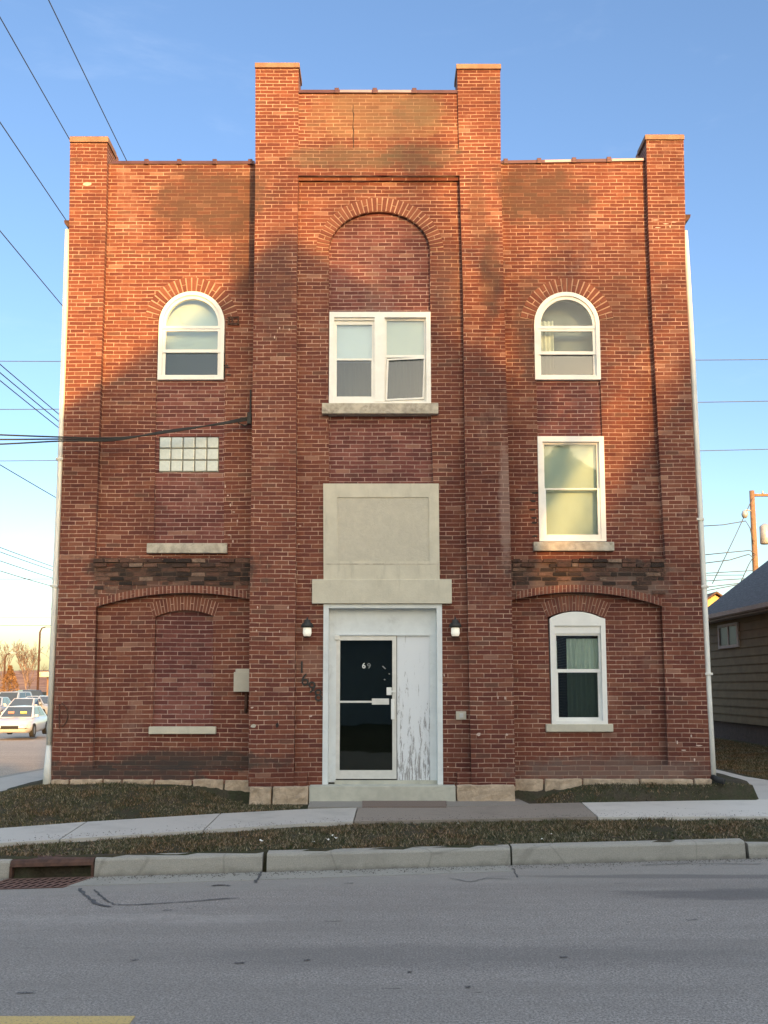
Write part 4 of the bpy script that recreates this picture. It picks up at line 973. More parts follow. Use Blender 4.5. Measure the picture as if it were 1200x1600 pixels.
# things fixed to the wall
eb = thing('electrical_box', 'beige metal electrical box on brick beside the left pilaster', 'electrical box', (U(377, 1066, YP)[0], YP, U(377, 1082, YP)[1]))
a = UR(365, 1050, 391, 1081, YP-.14); bm = B(); box(bm, a[0], a[1], YP-.14, YP-.002, a[2], a[3], .006); from_bm('cabinet', bm, box_m, eb)
a = UR(368, 1045, 391, 1050, YP-.12); bm = B(); box(bm, a[0], a[1], YP-.12, YP-.002, a[2], a[3], .004); from_bm('hood', bm, box_m, eb)
bm = B(); x, z = U(385, 1082, YP-.05); tube(bm, [(x, YP-.05, z), (x, YP-.05, z-.22), (x-.01, YP-.02, z-.27), (x-.01, YP+.03, z-.3)], .025, 8); from_bm('conduit', bm, rust_iron, eb, smooth=True)
it = thing('wall_plate', 'small square grey plate on brick right of the door', 'wall plate', (U(720, 1118, YCW)[0], YCW, U(720, 1124, YCW)[1]))
a = UR(712.5, 1111.5, 728.5, 1124.5, YCW-.02); bm = B(); box(bm, a[0], a[1], YCW-.025, YCW-.001, a[2], a[3], .005); pl_ = from_bm('plate', bm, box_m, it)
a = UR(718, 1114.5, 724, 1121.5, YCW-.03); bm = B(); box(bm, a[0], a[1], YCW-.031, YCW-.022, a[2], a[3], .003); from_bm('button', bm, pipe_grey, it)
hn = thing('house_number', 'dark metal digits 1698 stepping down the brick left of the door', 'house number', (U(485, 1068, YCW)[0], YCW, U(485, 1090, YCW)[1]))
for ch_, px, py, ro in (('1', 471.5, 1043.5, 0), ('6', 476.5, 1063, .05), ('9', 487, 1075, -.1), ('8', 497.5, 1087, .1)):
    text('digit', ch_, px, py, .25, YCW-.012, black_iron, hn, ro, .009)
# hooped pipe on left corner
bm = B(); pts = []
for px, py in ((93, 1138), (92.5, 1120), (93, 1100)): x, z = U(px, py, -.02); pts.append((x, -.02, z))
tube(bm, pts, .009, 6); pts = []
for i in range(12): t = -1.25+2.5*i/11; x, z = U(92+14*math.cos(t), 1117+19*math.sin(t), -.03); pts.append((x, -.03, z))
tube(bm, pts, .009, 6); tag(from_bm('iron_hoop', bm, rust_iron), 'thin curved iron hoop on brick near the left corner downspout', 'wall iron')
# lanterns
def lantern(px, py, label):
    x, z = U(px, py, YCW-.12); yy = YCW-.12
    t = thing('wall_lantern', label, 'wall lantern', (x, YCW, z), 'lanterns either side of the door')
    bm = B(); box(bm, x-.03, x+.03, YCW-.02, YCW-.001, z+.02, z+.16, .006); tube(bm, [(x, YCW-.01, z+.1), (x, YCW-.06, z+.17), (x, yy, z+.15), (x, yy, z+.11)], .009, 8); from_bm('bracket', bm, black_iron, t)
    bm = B(); lathe(bm, [(.008, z+.19), (.014, z+.155), (.045, z+.145), (.05, z+.11), (.078, z+.09), (.09, z+.06), (.09, z+.035), (.06, z+.03)], x, yy); from_bm('cap', bm, black_iron, t, smooth=True)
    bm = B(); lathe(bm, [(.045, z+.045), (.062, z+.02), (.064, z-.05), (.052, z-.09), (.035, z-.098)], x, yy)
    n = NT('lit_lantern_glass'); n.fin((.9, .88, .8), .3); n.p.inputs['Emission Color'].default_value = (1, .88, .68, 1); n.p.inputs['Emission Strength'].default_value = .10
    from_bm('glass_jar', bm, n.m, t, smooth=True)
    bm = B(); lathe(bm, [(.03, z-.095), (.054, z-.098), (.05, z-.115), (.02, z-.12)], x, yy); from_bm('bottom_cap', bm, rust_iron, t, smooth=True)
lantern(480, 984, 'lit black wall lantern on brick left of the entrance'); lantern(711.5, 984, 'lit black wall lantern on brick right of the entrance')
# door mat
a0 = G(566, 1262, SZ); a1 = G(697.5, 1262, SZ); a2 = G(697.5, 1248, SZ); a3 = G(566, 1248, SZ)
n = NT('brown_mat_rubber'); c = n.mix(n.mapr(n.noise(160, 3, .7), .4, .6), (.13, .095, .075), (.22, .16, .13)); n.bump(n.noise(120, 3), .6, .006); mm_ = n.fin(c, .95)
bm = B(); prism(bm, [a0, a1, a2, a3], 'z', SZ-.05, SZ+.014); tag(from_bm('door_mat', bm, mm_), 'flat brown door mat below the entrance step', 'door mat')

# ------------------------------------------------------------------ cables
cable_m = plain('black_cable', (.02, .02, .02), .7, .1, 5, 0); wire_m = plain('grey_wire', (.07, .075, .085), .6, .1, 5, 0)
def cat(a, b, sag, n=24):
    a, b = Vector(a), Vector(b); return [a.lerp(b, i/n)-Vector((0, 0, sag*4*(i/n)*(1-i/n))) for i in range(n+1)]
def wire(name, lines, r, label, cat_, m=None, group=None):
    bm = B()
    for l in lines: tube(bm, l, r, 6)
    return tag(from_bm(name, bm, m or wire_m, smooth=True), label, cat_, group)
# service drop to the side of the centre pier
ex, ez = U(393, 651, -.1)
def sd(px, py, y): x, z = U(px, py, y); return Vector((x, y, z))
L_ = []
for k in range(3):
    pts = [sd(-260, 668+k*8, -.95), sd(-60, 677+k*9, -.6), sd(100, 683+k*3, -.42), sd(180, 684+k*2, -.35), sd(260, 676-k*1.5, -.28), sd(340, 662-k*1.2+k*2, -.2), sd(391, 651+k*2.5, -.12)]
    # smooth by Catmull-Rom
    out = []
    for i in range(len(pts)-1):
        p0, p1, p2, p3 = pts[max(i-1, 0)], pts[i], pts[i+1], pts[min(i+2, len(pts)-1)]
        for s_ in range(8):
            t = s_/8; out.append(.5*((2*p1)+(-p0+p2)*t+(2*p0-5*p1+4*p2-p3)*t*t+(-p0+3*p1-3*p2+p3)*t**3))
    out.append(pts[-1]); L_.append(out)
wire('service_cable', L_, .012, 'black twisted service cable crossing the left wing to the pilaster', 'cable', cable_m)
bm = B(); box(bm, ex-.06, ex+.0, -.14, -.06, ez-.12, ez+.06, .006); tube(bm, [(ex-.03, -.1, ez-.02), (ex-.16, -.12, ez-.03), (ex-.2, -.1, ez-.1), (ex-.1, -.08, ez-.14), (ex-.03, -.06, ez-.1)], .012, 6); tube(bm, [(ex-.02, -.1, ez+.05), (ex-.02, -.1, ez+.42)], .012, 6)
tag(from_bm('cable_bracket', bm, black_iron), 'dark iron cable anchor on the left side of the pilaster', 'bracket')
# lines along the side street (parallel to it), height read at the photo's left border
def along(px, py, X, y1=28, sag=.35, r=.009, drop=0.):
    t = (X*FPX)/(px-600)*1.0
    d = ray(px, py); k = X/d.x; y = CAMY+d.y*k; z = CAMZ+d.z*k
    return cat((X, y-22, z+.25+drop), (X, y1, z-drop-.05), sag)
lab = ['topmost overhead wire at the upper left, ending behind the parapet', 'long overhead wire reaching the left pier top', 'overhead wire passing the left gutter corner', 'overhead wire meeting the left downspout high up']
for (px, py, X), lb in zip(((85, 0, -6.6), (0, 8, -7.6), (0, 172, -7.6), (0, 342, -7.8)), lab): wire('overhead_wire', [along(px, py, X)], .011, lb, 'wire', None, 'wires along the side street')
wire('overhead_wire', [along(0, 540, -8.2, 28, .5), along(0, 545, -8.0, 28, .6), along(0, 558, -8.2, 28, .6)], .012, 'bundle of three overhead wires falling to the left downspout', 'wire', None, 'wires along the side street')
wire('overhead_wire', [along(0, 697, -8.2, 28, .5)], .011, 'single overhead wire below the black service cable on the left', 'wire', None, 'wires along the side street')
wire('overhead_wire', [along(0, 838, -14, 40, .5), along(0, 845, -14, 40, .5), along(0, 859, -14, 40, .5), along(0, 866, -14, 40, .7)], .014, 'four parallel wires low in the sky left of the building', 'wire', None, 'wires along the side street')
def across(py, y, x0=-45, x1=45, sag=.6, r=.011, tilt=0):
    z = U(600, py, y)[1]; return cat((x0, y, z+sag*.4-tilt), (x1, y, z+sag*.4+tilt), sag)
for i, (py, y, tl, lb) in enumerate(((548, 14, .1, 'highest horizontal wire running behind the building'), (618, 14, .5, 'second highest horizontal wire running behind the building'), (697, 16, .7, 'third horizontal wire running behind the building'))):
    wire('rear_wire', [across(py, y, tilt=tl)], .012, lb, 'wire', None, 'wires behind the building')
wire('rear_wire', [across(901, 30, -60, 17.6, .2, tilt=.0), across(950, 40, -60, 17, .1), across(964, 44, -60, 17, .1), across(976, 46, -60, 17, .1)], .015, 'low horizontal wires in the pale sky left of the building', 'wire', None, 'wires behind the building')

wood = plain('pole_wood', (.27, .16, .09), .9, .2, 5, .4)
def utility_pole(x, y, h, label, trans=True):
    z0 = H(x, y)-.3; t = thing('utility_pole', label, 'utility pole', (x, y, z0))
    bm = B(); tube(bm, [(x+.02, y, z0), (x, y, z0+h*.5), (x-.02, y, z0+h)], [.17, .145, .115], 12); from_bm('pole', bm, wood, t, smooth=True)
    bm = B(); box(bm, x-.12, x+2.0, y-.07, y+.05, z0+h-.28, z0+h-.16, .01); from_bm('cross_arm', bm, wood, t)
    for dx in (.5, 1.1, 1.7): bm = B(); lathe(bm, [(.02, z0+h-.16), (.05, z0+h-.12), (.035, z0+h-.06), (.045, z0+h-.03), (.01, z0+h)], x+dx, y, 8); from_bm('insulator', bm, pipe_grey, t, smooth=True)
    if trans:
        bm = B(); lathe(bm, [(.2, z0+h-2.6), (.24, z0+h-2.55), (.24, z0+h-1.75), (.2, z0+h-1.7), (.05, z0+h-1.6)], x+.52, y, 14); from_bm('transformer', bm, pipe_grey, t, smooth=True)
        bm = B(); tube(bm, [(x, y, z0+h-1), (x-.35, y-.1, z0+h-.95), (x-.45, y-.1, z0+h-1.0)], .03, 6); lathe(bm, [(.1, z0+h-1.0), (.16, z0+h-1.15), (.14, z0+h-1.25), (.08, z0+h-1.35)], x-.45, y-.1, 10); from_bm('lamp_head', bm, pipe_grey, t, smooth=True)
    return t
utility_pole(17.75, 29, 11.2, 'brown wooden utility pole with transformer beyond the dark roof')
px_, py_ = 17.6, 29
def fromR(px, py, y=28.9): x, z = U(px, py, y); return (x, y, z)
wire('pole_cable', [[fromR(1098, 822), fromR(1130, 820), fromR(1165, 814), fromR(1172, 825), fromR(1177, 850)], [fromR(1100, 867), fromR(1140, 863), fromR(1172, 860), fromR(1180, 866)], [fromR(1100, 880), fromR(1140, 875), fromR(1170, 866), fromR(1178, 872)]], .022, 'looped cables reaching the utility pole from the left', 'cable')
wire('pole_cable', [[fromR(1098, 908), fromR(1150, 905), fromR(1240, 900)], [fromR(1098, 918), fromR(1150, 912), fromR(1240, 902)], [fromR(1098, 924), fromR(1150, 914), fromR(1240, 898)], [fromR(1098, 896), fromR(1150, 893), fromR(1240, 888)]], .018, 'low cables just above the dark roof ridge line', 'cable')
wire('guy_wire', [[fromR(1176, 778), fromR(1150, 835), fromR(1113, 912)], [fromR(1182, 862), fromR(1170, 882), fromR(1155, 915)]], .02, 'slanting guy wires left of the utility pole', 'wire')
utility_pole(-8.1, 28.3, 13, 'tall wooden utility pole on the side street', False)

# ------------------------------------------------------------------ neighbour house
nb_ = thing('clapboard_house', 'tan clapboard house with dark shingle roof right of the brick building', 'house', (10, 8, 0))
siding = plain('tan_siding_paint', (.155, .12, .06), .8, .12, 3, .1, dirt=(.08, .065, .045, .5)); trim_w = plain('grey_trim', (.36, .33, .31), .7, .1, 4, .05)
def shingle():
    n = NT('dark_shingles'); X, Y, Z = n.sep(); v = n.math('FRACT', n.math('MULTIPLY', X, 6.5))
    c = n.mix(n.mapr(n.noise(18, 5, .7, n.scaled((1, .4, 1))), .35, .7), (.035, .040, .048), (.085, .092, .105)); c = n.mix(n.mapr(v, .9, 1, 0, .6), c, (.02, .02, .025))
    n.bump(v, .4, .01); return n.fin(c, .9)
shing = shingle()
X0, YN0, YN1, ZE = 10.0, 2.5, 14.2, 3.45; zb_ = .42
bm = B(); k = 13; step = (ZE-zb_)/k
for i in range(k):
    za = zb_+i*step; prism(bm, [(X0-.03, za), (X0+.12, za), (X0+.12, za+step), (X0-.004, za+step)], 'y', YN0, YN1)
    prism(bm, [(YN0-.03, za), (YN0+.12, za), (YN0+.12, za+step), (YN0-.004, za+step)], 'x', X0, X0+7.5)
    prism(bm, [(YN1+.03, za), (YN1-.12, za), (YN1-.12, za+step), (YN1+.004, za+step)], 'x', X0, X0+7.5)
box(bm, X0+7.4, X0+7.5, YN0, YN1, zb_, ZE)
prism(bm, [(X0, ZE), (X0+7.5, ZE), (X0+3.75, ZE+3.0)], 'y', YN0+.02, YN0+.1); prism(bm, [(X0, ZE), (X0+7.5, ZE), (X0+3.75, ZE+3.0)], 'y', YN1-.1, YN1-.02)
from_bm('wall', bm, siding, nb_)
bm = B(); box(bm, X0+.03, X0+7.45, YN0+.03, YN1-.03, -.5, zb_+.02); from_bm('foundation', bm, rough_stone('rubble_foundation', (.09, .07, .06)), nb_)
bm = B()
for s in (0, 1):
    e = X0-.35 if s == 0 else X0+7.85; r_ = X0+3.75
    prism(bm, [(e, ZE-.02), (e, ZE+.1), (r_, ZE+3.2), (r_, ZE+3.05)], 'y', YN0-.35, YN1+.3)
rf = from_bm('roof', bm, shing, nb_)
bm = B(); prism(bm, [(X0-.37, ZE-.04), (X0-.37, ZE+.08), (X0-.48, ZE+.09), (X0-.47, ZE-.02), (X0-.42, ZE-.06)], 'y', YN0-.3, YN1+.25); from_bm('gutter', bm, trim_w, rf)
bm = B(); box(bm, X0-.36, X0-.03, YN0-.3, YN1+.25, ZE-.1, ZE-.06); from_bm('soffit', bm, trim_w, rf)
for (ya, yb, za, zb2) in ((11.7, 13.2, 2.55, 3.25), (7.9, 9.5, 1.9, 2.95)):
    bm = B(); w_ = .1
    box(bm, X0-.07, X0+.02, ya, ya+w_, za, zb2); box(bm, X0-.07, X0+.02, yb-w_, yb, za, zb2); box(bm, X0-.072, X0+.02, ya+w_, yb-w_, za, za+w_*.8); box(bm, X0-.072, X0+.02, ya+w_, yb-w_, zb2-w_*.8, zb2); box(bm, X0-.06, X0+.02, (ya+yb)/2-.03, (ya+yb)/2+.03, za+w_*.8, zb2-w_*.8)
    w = from_bm('window', bm, trim_w, nb_); bm = B(); box(bm, X0-.04, X0-.034, ya+w_, yb-w_, za+.08, zb2-.08); from_bm('pane', bm, plain('dark_glass', (.015, .015, .016), .45, .1, 3, 0), w)

def gable_house(name, label, x0, x1, y0, y1, ze, zr, wall_m, roof_mm, ridge='y', zg=-.3):
    t = thing(name, label, 'house', ((x0+x1)/2, y0, zg)); bm = B(); box(bm, x0, x1, y0, y1, zg, ze)
    xm = (x0+x1)/2; ym = (y0+y1)/2
    if ridge == 'y': prism(bm, [(x0+.01, ze-.01), (x1-.01, ze-.01), (xm, zr-.1)], 'y', y0+.01, y1-.01)
    else: prism(bm, [(y0+.01, ze-.01), (y1-.01, ze-.01), (ym, zr-.1)], 'x', x0+.01, x1-.01)
    from_bm('wall', bm, wall_m, t); bm = B(); o = .3
    if ridge == 'y':
        s = (zr-ze)/(xm-x0)
        for sx in (-1, 1): e = xm+sx*(xm-x0+o); prism(bm, [(e, ze-o*s), (e, ze-o*s+.12), (xm, zr+.12), (xm, zr)], 'y', y0-o, y1+o)
    else:
        s = (zr-ze)/(ym-y0)
        for sx in (-1, 1): e = ym+sx*(ym-y0+o); prism(bm, [(e, ze-o*s), (e, ze-o*s+.12), (ym, zr+.12), (ym, zr)], 'x', x0-o, x1+o)
    from_bm('roof', bm, roof_mm, t); return t
def house_windows(t, rects, y, s=-1):
    for (xa, xb, za, zb2) in rects:
        bm = B(); frame_rect(bm, xa, xb, za, zb2, .09, y-.03, y+.02); box(bm, xa+.09, xb-.09, y-.025, y+.01, (za+zb2)/2-.03, (za+zb2)/2+.03); w = from_bm('window', bm, trim_w, t)
        bm = B(); box(bm, xa+.09, xb-.09, y-.01, y-.004, za+.09, zb2-.09); from_bm('pane', bm, plain('house_glass', (.03, .035, .04), .08, .1, 3, 0), w)
yellow_wall = plain('yellow_house_paint', (.55, .40, .17), .8, .08, 3, 0); brown_roof = plain('brown_roof', (.12, .07, .05), .9, .2, 4, .1)
fh = gable_house('yellow_house', 'small yellow gabled house far behind the dark roof', 20.2, 24.0, 46, 56, 6.3, 7.6, yellow_wall, brown_roof)
house_windows(fh, [(21.6, 22.6, 4.2, 5.5)], 46)

# houses across the street, behind the camera: unseen, shaped to shade the street and the lower wall
grey_wall = plain('grey_clapboard', (.40, .38, .35), .8, .08, 3, .05); blue_wall = plain('blue_clapboard', (.30, .34, .38), .8, .08, 3, .05)
h1 = gable_house('gabled_house', 'tall gabled grey house across the street', 4.5, 11.4, -36, -26, 9.45, 12.1, grey_wall, shing, 'y')
HW1 = (h1, [(5.2, 6.2, .9, 2.5), (9.4, 10.4, .9, 2.5), (5.2, 6.2, 4, 5.6), (9.4, 10.4, 4, 5.6), (7.3, 8.3, 7, 8.6)], -26+.0); house_windows(*HW1)
h1.rotation_euler.z = R(20); _o = Vector((7.95, -36, 0)); _c = Vector((7.95, -26, 0)); _r = Matrix.Rotation(R(20), 3, 'Z') @ (_o-_c); h1.location.x = _c.x+_r.x; h1.location.y = _c.y+_r.y
h2 = gable_house('low_house', 'lower blue house across the street', 11.9, 16.4, -34, -26.5, 5.6, 7.35, blue_wall, shing, 'x')
h3 = gable_house('wide_house', 'unseen wide tan house added across the street for its shade', 17.0, 31, -38, -27, 8.6, 11.4, plain('tan_clapboard', (.36, .30, .22), .8, .08, 3, .05), shing, 'x')  # unseen mass added to shade the clapboard house
h4 = gable_house('garage', 'unseen low garage added across the street for its shade', -12, 4.95, -34, -27.4, 4.0, 5.4, blue_wall, brown_roof, 'x')  # low mass added out of view to keep sun off the lawn

# ------------------------------------------------------------------ trees
bark = plain('tree_bark', (.11, .085, .065), .95, .25, 8, .5)
def tree(x, y, h, spread, seed, label, depth=6, trunk_r=.2, m=None, zf=.3, group=None, z0=None, nb=3, name='bare_tree', minr=.006, lean=0):
    rnd = random.Random(seed); z0 = (H(x, y)-.1) if z0 is None else z0
    t = thing(name, label, 'tree', (x, y, z0), group)
    tb, cb = B(), B()
    top = Vector((x+rnd.uniform(-.3, .3)+lean, y, z0+h*zf)); tube(tb, [(x, y, z0), (x+.03, y, z0+h*zf*.5), tuple(top)], [trunk_r*1.25, trunk_r, trunk_r*.8], 9)
    def grow(p, d, L, r, k):
        pts = [p]; q = p.copy(); dd = d.copy(); n_ = 3 if k > 1 else 2
        for i in range(n_):
            dd = (dd+Vector((rnd.uniform(-.22, .22), rnd.uniform(-.22, .22), rnd.uniform(-.05, .16)))).normalized(); q = q+dd*(L/n_); pts.append(q.copy())
        tube(cb, pts, [max(minr, r*(1-.35*i/n_)) for i in range(n_+1)], 5 if k > 2 else 3, False)
        if k == 0: return
        for i in range(nb if k > 1 else nb+1):
            a = rnd.uniform(0, 6.28); s = rnd.uniform(.45, .95)*spread
            ax = Vector((math.cos(a), math.sin(a), 0)); nd = (dd+ax*s+Vector((0, 0, .12))).normalized()
            st_ = pts[-1] if i < 2 else pts[rnd.randint(1, n_-1)] if n_ > 1 else pts[-1]
            grow(st_, nd, L*rnd.uniform(.62, .82), max(minr, r*.6), k-1)
    for i in range(3):
        a = i*2.1+rnd.uniform(-.4, .4); grow(top.copy(), Vector((math.cos(a)*.45*spread, math.sin(a)*.45*spread, 1)).normalized(), h*.23, trunk_r*.65, depth-1)
    from_bm('trunk', tb, m or bark, t, smooth=True); from_bm('crown', cb, m or bark, t, smooth=True); return t
tree(8.4, -20.5, 12.5, .75, 21, 'large bare tree across the street', 6, .24, zf=.28, minr=.010)
tree(12.8, -22, 7.4, .8, 5, 'smaller bare tree beside the low house across the street', 5, .16, zf=.3, minr=.01)

tree(20.6, -52, 19.5, .55, 33, 'tall bare tree on the far side of the block', 5, .3, zf=.3, minr=.02)
tree(24.6, -54, 16.5, .5, 41, 'tall bare tree behind the wide tan house', 5, .25, zf=.3, minr=.02)
# far left background
lt_bark = plain('pale_twigs', (.20, .14, .11), .95, .2, 3, 0)
far = [(-41, 90, 8, 3), (-46, 96, 9, 4), (-50, 102, 8, 8), (-44, 108, 9, 9), (-38, 98, 7, 12), (-56, 110, 9, 14), (-52, 118, 8, 15)]
for i, (x, y, h, sd_) in enumerate(far): tree(x, y, h, .8, sd_, 'bare leafless tree beyond the parked cars', 5, .13, lt_bark, .25, 'bare trees beyond the parked cars', z0=-.6, minr=.014)
def hill():
    V = []; F_ = []; nx_, ny_ = 90, 8
    for j in range(ny_):
        y = 300+j*60
        for i in range(nx_):
            x = -500+i*1000/(nx_-1); V.append((x, y, -2+(9+2.5*mnoise.noise(Vector((x*.01, 2, 0)))+1.0*mnoise.noise(Vector((x*.11, 5, 0))))*sstep(0, 2.5, j)*(1+.1*j)))
    for j in range(ny_-1):
        for i in range(nx_-1): a = j*nx_+i; F_.append((a, a+1, a+nx_+1, a+nx_))
    me = bpy.data.meshes.new('hill'); me.from_pydata(V, [], F_); n = NT('wooded_hill'); c = n.mix(n.mapr(n.noise(.15, 6, .75), .4, .62), (.20, .10, .065), (.34, .19, .12)); return struct(link('hill', me, n.fin(c, 1)))
hill()
# clipped cone tree
n = NT('rusty_foliage'); gi = n.N.new('ShaderNodeNewGeometry'); foli = n.fin(n.ramp(gi.outputs['Random Per Island'], [(0., (.14, .07, .03)), (1., (.30, .17, .07))]), .9)
ct = thing('cone_tree', 'small cone shaped rusty brown tree behind the parked cars', 'tree', (-32.2, 64, -.5)); bm = B(); tube(bm, [(-32.2, 64, -.6), (-32.2, 64, 2)], .1, 6); from_bm('trunk', bm, bark, ct)
bm = B(); rnd = random.Random(2)
for _ in range(1800):
    t = rnd.random()**.7; r_ = 1.2*(1-t)*rnd.uniform(.5, 1.05)+.05; a = rnd.uniform(0, 6.28); p = Vector((-32.2+r_*math.cos(a), 64+r_*math.sin(a), .2+3.0*t)); s = rnd.uniform(.06, .14)
    vv = [bm.verts.new(p+Vector((rnd.uniform(-s, s), rnd.uniform(-s, s), rnd.uniform(-s, s)))) for _k in range(3)]; bm.faces.new(vv)
from_bm('crown', bm, foli, ct)
def lamp_post(px, h, y, label):
    x = U(px, 1050, y)[0]; z0 = -.5; t = thing('street_lamp', label, 'street lamp', (x, y, z0)); bm = B(); tube(bm, [(x, y, z0), (x, y, z0+h), (x+.15, y, z0+h+.35), (x+.6, y, z0+h+.5)], [.11, .08, .06, .05], 8); from_bm('pole', bm, rust_iron, t, smooth=True)
    bm = B(); box(bm, x+.5, x+1.0, y-.12, y+.12, z0+h+.42, z0+h+.54, .03); from_bm('lamp_head', bm, pipe_grey, t)
lamp_post(60, 6.6, 64, 'street lamp pole beside the left edge of the building'); lamp_post(7, 4.6, 72, 'thin lamp pole at the left border of the view')
cp = thing('canopy', 'pale yellow flat canopy on posts beyond the parked cars', 'canopy', (-33, 76, -.5)); cx_ = U(80, 1048, 76)[0]
bm = B(); box(bm, cx_-.6, cx_+3.4, 74, 80, 2.35, 2.85, .05); from_bm('canopy_roof', bm, plain('pale_yellow_canopy', (.72, .68, .42), .6, .05, 3, 0), cp)
for dx in (.0, 2.9):
    bm = B(); box(bm, cx_+dx, cx_+dx+.3, 75, 75.3, -.7, 2.4); from_bm('post', bm, wood, cp)

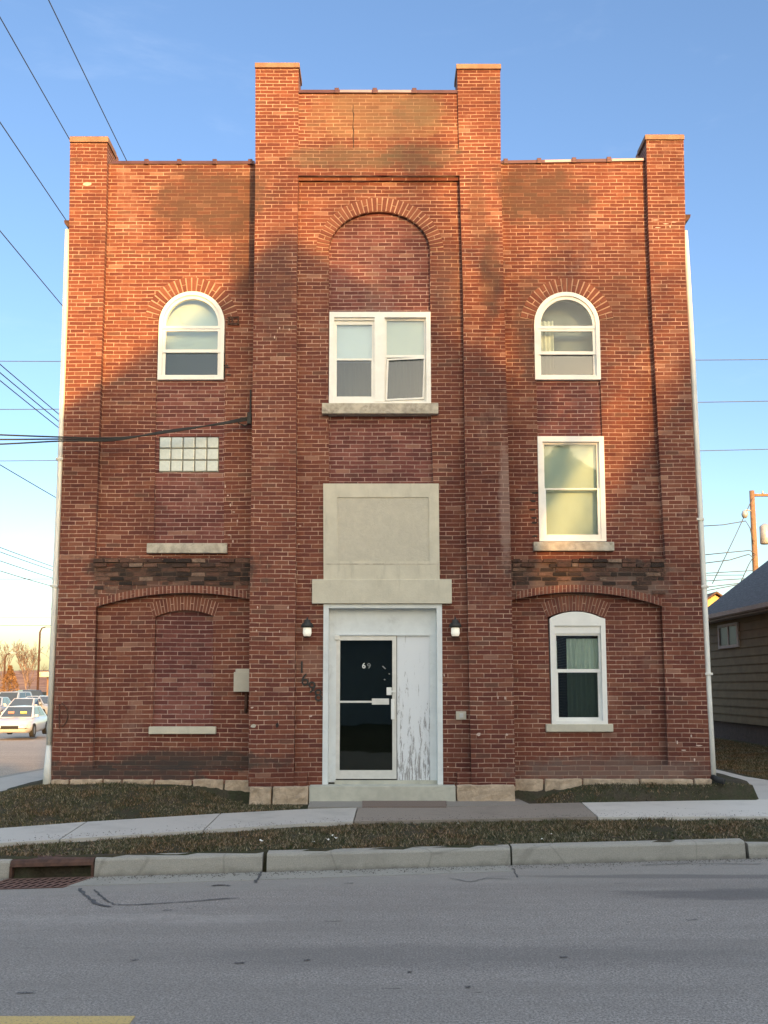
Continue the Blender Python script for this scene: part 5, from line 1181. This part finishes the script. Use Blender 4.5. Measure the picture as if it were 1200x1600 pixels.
# ------------------------------------------------------------------ cars
tyre_m = plain('tyre_rubber', (.02, .02, .02), .85, .1, 5, 0); rim_m = plain('wheel_rim', (.45, .45, .46), .3, .05, 5, 0, metal=.8)
car_glass = plain('car_glass', (.05, .06, .065), .06, .05, 2, 0, spec=.8)
lens_m = plain('headlight_lens', (.75, .72, .6), .15, .05, 5, 0)
def carpaint(name, col): n = NT(name); n.p.inputs['Coat Weight'].default_value = .6; n.p.inputs['Coat Roughness'].default_value = .08; return n.fin(n.mix(n.noise(3, 2), col, tuple(v*.94 for v in col)), .35, .15)
def car(x, y, z, rot, paint, label, suv=False, group='cars parked on the lot by the side street', name='parked_car'):
    t = thing(name, label, 'car', (x, y, z), group); t.rotation_euler = (0, 0, rot)
    Hh = 1.72 if suv else 1.45; belt = 1.08 if suv else .95; Ln = 2.35
    def part(nm, bm, m, par, smooth=False):
        me = bpy.data.meshes.new(nm); bmesh.ops.recalc_face_normals(bm, faces=bm.faces); bm.to_mesh(me); bm.free()
        if smooth:
            for p in me.polygons: p.use_smooth = True
        me.materials.append(m); o = bpy.data.objects.new(nm, me); C.objects.link(o); o.parent = par; return o
    hood = .95 if suv else .80
    S = [(-2.35, .70, .42, belt*.72), (-2.28, .84, .30, belt*.93), (-1.9, .90, .22, belt), (-.9, .915, .2, belt), (.6, .915, .2, belt), (1.1, .91, .2, belt*.98), (1.7, .89, .22, hood+.02), (2.15, .83, .25, hood*.88), (2.33, .70, .34, hood*.66)]
    bm = B(); prev = None
    for (sx, w, zb_, zt_) in S:
        ring = [(0, zb_), (w*.86, zb_), (w, zb_+.14), (w*1.01, (zb_+zt_)/2), (w*.95, zt_-.08), (w*.82, zt_), (0, zt_+.03)]
        ring = ring+[(-a, b) for a, b in ring[-2:0:-1]]
        cur = [bm.verts.new((sx, a, b)) for a, b in ring]
        if prev:
            for k in range(len(ring)): bm.faces.new([prev[k], prev[(k+1) % len(ring)], cur[(k+1) % len(ring)], cur[k]])
        else: bm.faces.new(cur)
        prev = cur
    bm.faces.new(prev[::-1]); body = part('body', bm, paint, t, True)
    b0, b1, r0, r1 = (-2.2, 1.15, -1.9, .35) if suv else (-1.95, 1.2, -1.15, .3)
    wb, wr = .80, .62
    bm = B(); lo_ = [(b0, -wb, belt-.03), (b1, -wb, belt-.03), (b1, wb, belt-.03), (b0, wb, belt-.03)]; hi_ = [(r0, -wr, Hh), (r1, -wr, Hh), (r1, wr, Hh), (r0, wr, Hh)]
    a = [bm.verts.new(v) for v in lo_]; b = [bm.verts.new(v) for v in hi_]; ctop = bm.verts.new(((r0+r1)/2, 0, Hh+.04))
    for k in range(4): bm.faces.new([a[k], a[(k+1) % 4], b[(k+1) % 4], b[k]]); bm.faces.new([b[k], b[(k+1) % 4], ctop])
    part('roof', bm, paint, t)
    def gl(nm, q):                       # glass slightly proud of the cabin side
        bm = B(); c_ = sum((Vector(p) for p in q), Vector())/4; nrm = (Vector(q[1])-Vector(q[0])).cross(Vector(q[3])-Vector(q[0])).normalized()
        if nrm.dot(c_-Vector(((b0+b1)/2, 0, 1))) < 0: nrm = -nrm
        A_ = [bm.verts.new(Vector(p)+nrm*.012) for p in q]; B_ = [bm.verts.new(Vector(p)-nrm*.01) for p in q]
        bm.faces.new(A_); bm.faces.new(B_[::-1])
        for k in range(4): bm.faces.new([A_[k], A_[(k+1) % 4], B_[(k+1) % 4], B_[k]])
        part(nm, bm, car_glass, t)
    def L3(p, q, s): return tuple(p[i]+(q[i]-p[i])*s for i in range(3))
    def quad(p0, p1, p2, p3, s0, s1, t0, t1): return [L3(L3(p0, p1, s), L3(p3, p2, s), v) for s, v in ((s0, t0), (s1, t0), (s1, t1), (s0, t1))]
    gl('windshield', quad(lo_[1], lo_[2], hi_[2], hi_[1], .05, .95, .08, .93)); gl('rear_window', quad(lo_[3], lo_[0], hi_[0], hi_[3], .06, .94, .1, .9))
    for q in ((lo_[0], lo_[1], hi_[1], hi_[0]), (lo_[3], lo_[2], hi_[2], hi_[3])):
        gl('side_window', quad(*q, .50, .90, .1, .9)); gl('side_window', quad(*q, .12, .46, .1, .9))
    for sx in (-1.42, 1.42):
        for sy in (-1, 1):
            bm = B(); ry = sy*.86
            def disc(bm, r0_, r1_, ya, yb, n=20):
                ring = [[bm.verts.new((sx+r*math.cos(k*2*math.pi/n), yy, .33+r*math.sin(k*2*math.pi/n))) for k in range(n)] for r, yy in ((r0_, ya), (r1_, ya), (r1_, yb), (r0_, yb))]
                for i in range(4):
                    for k in range(n): bm.faces.new([ring[i][k], ring[i][(k+1) % n], ring[(i+1) % 4][(k+1) % n], ring[(i+1) % 4][k]])
            disc(bm, .2, .33, ry-.11, ry+.085); w = part('wheel', bm, tyre_m, t)
            bm = B(); disc(bm, .02, .2, ry-.05, ry+.07); part('rim', bm, rim_m, w)
    for sy in (-1, 1):
        bm = B(); box(bm, 2.12, 2.3, sy*.62-.16, sy*.62+.16, hood*.72-.07, hood*.72+.06, .03); part('headlight', bm, lens_m, t)
        bm = B(); box(bm, .95, 1.1, sy*.93-.08, sy*.93+.08, belt, belt+.13, .03); part('wing_mirror', bm, paint, t)
    bm = B(); box(bm, 2.2, 2.335, -.4, .4, .42, .58, .02); part('grille', bm, dark_gap, t)
    return t
white_p = carpaint('white_car_paint', (.72, .70, .66)); silver_p = carpaint('silver_car_paint', (.42, .45, .48)); dark_p = carpaint('dark_car_paint', (.03, .035, .06)); pink_p = carpaint('pale_car_paint', (.62, .55, .52))
def place(px, depth, zg): return (px-600)/FPX*depth, CAMY+depth
x, y = place(39, 45, 0); c1 = car(x, y, interp(LT, y)-.05, R(-90+9), white_p, 'white sedan facing the camera on the sunlit side street', name='white_sedan', group=None)
# notices behind the windscreen
for (yy, w, col) in ((.28, .15, (.75, .68, .2)), (-.3, .14, (.55, .25, .2))):
    me = bpy.data.meshes.new('x'); bm = B(); box(bm, .86, .88, yy-w, yy+w, 1.1, 1.22); bm.to_mesh(me); bm.free(); me.materials.append(plain('notice', col, .7, .05, 5, 0)); o = bpy.data.objects.new('dashboard_notice', me); C.objects.link(o); o.parent = c1
for px, dp, zz, rt, pt, lb, sv in ((22, 62, -.5, 88, silver_p, 'silver SUV parked behind the white sedan', True), (-6, 58, -.55, 80, silver_p, 'silver car cut off by the left border of the view', False), (44, 58, -.62, 84, pink_p, 'pale car half hidden behind the white sedan', False), (52, 66, -.4, 60, dark_p, 'dark car parked right of the silver SUV', True), (74, 60, -.5, 40, silver_p, 'silver car parked beside the left downspout', False)):
    x, y = place(px, dp, 0); car(x, y, zz-.15, R(-rt), pt, lb, sv)
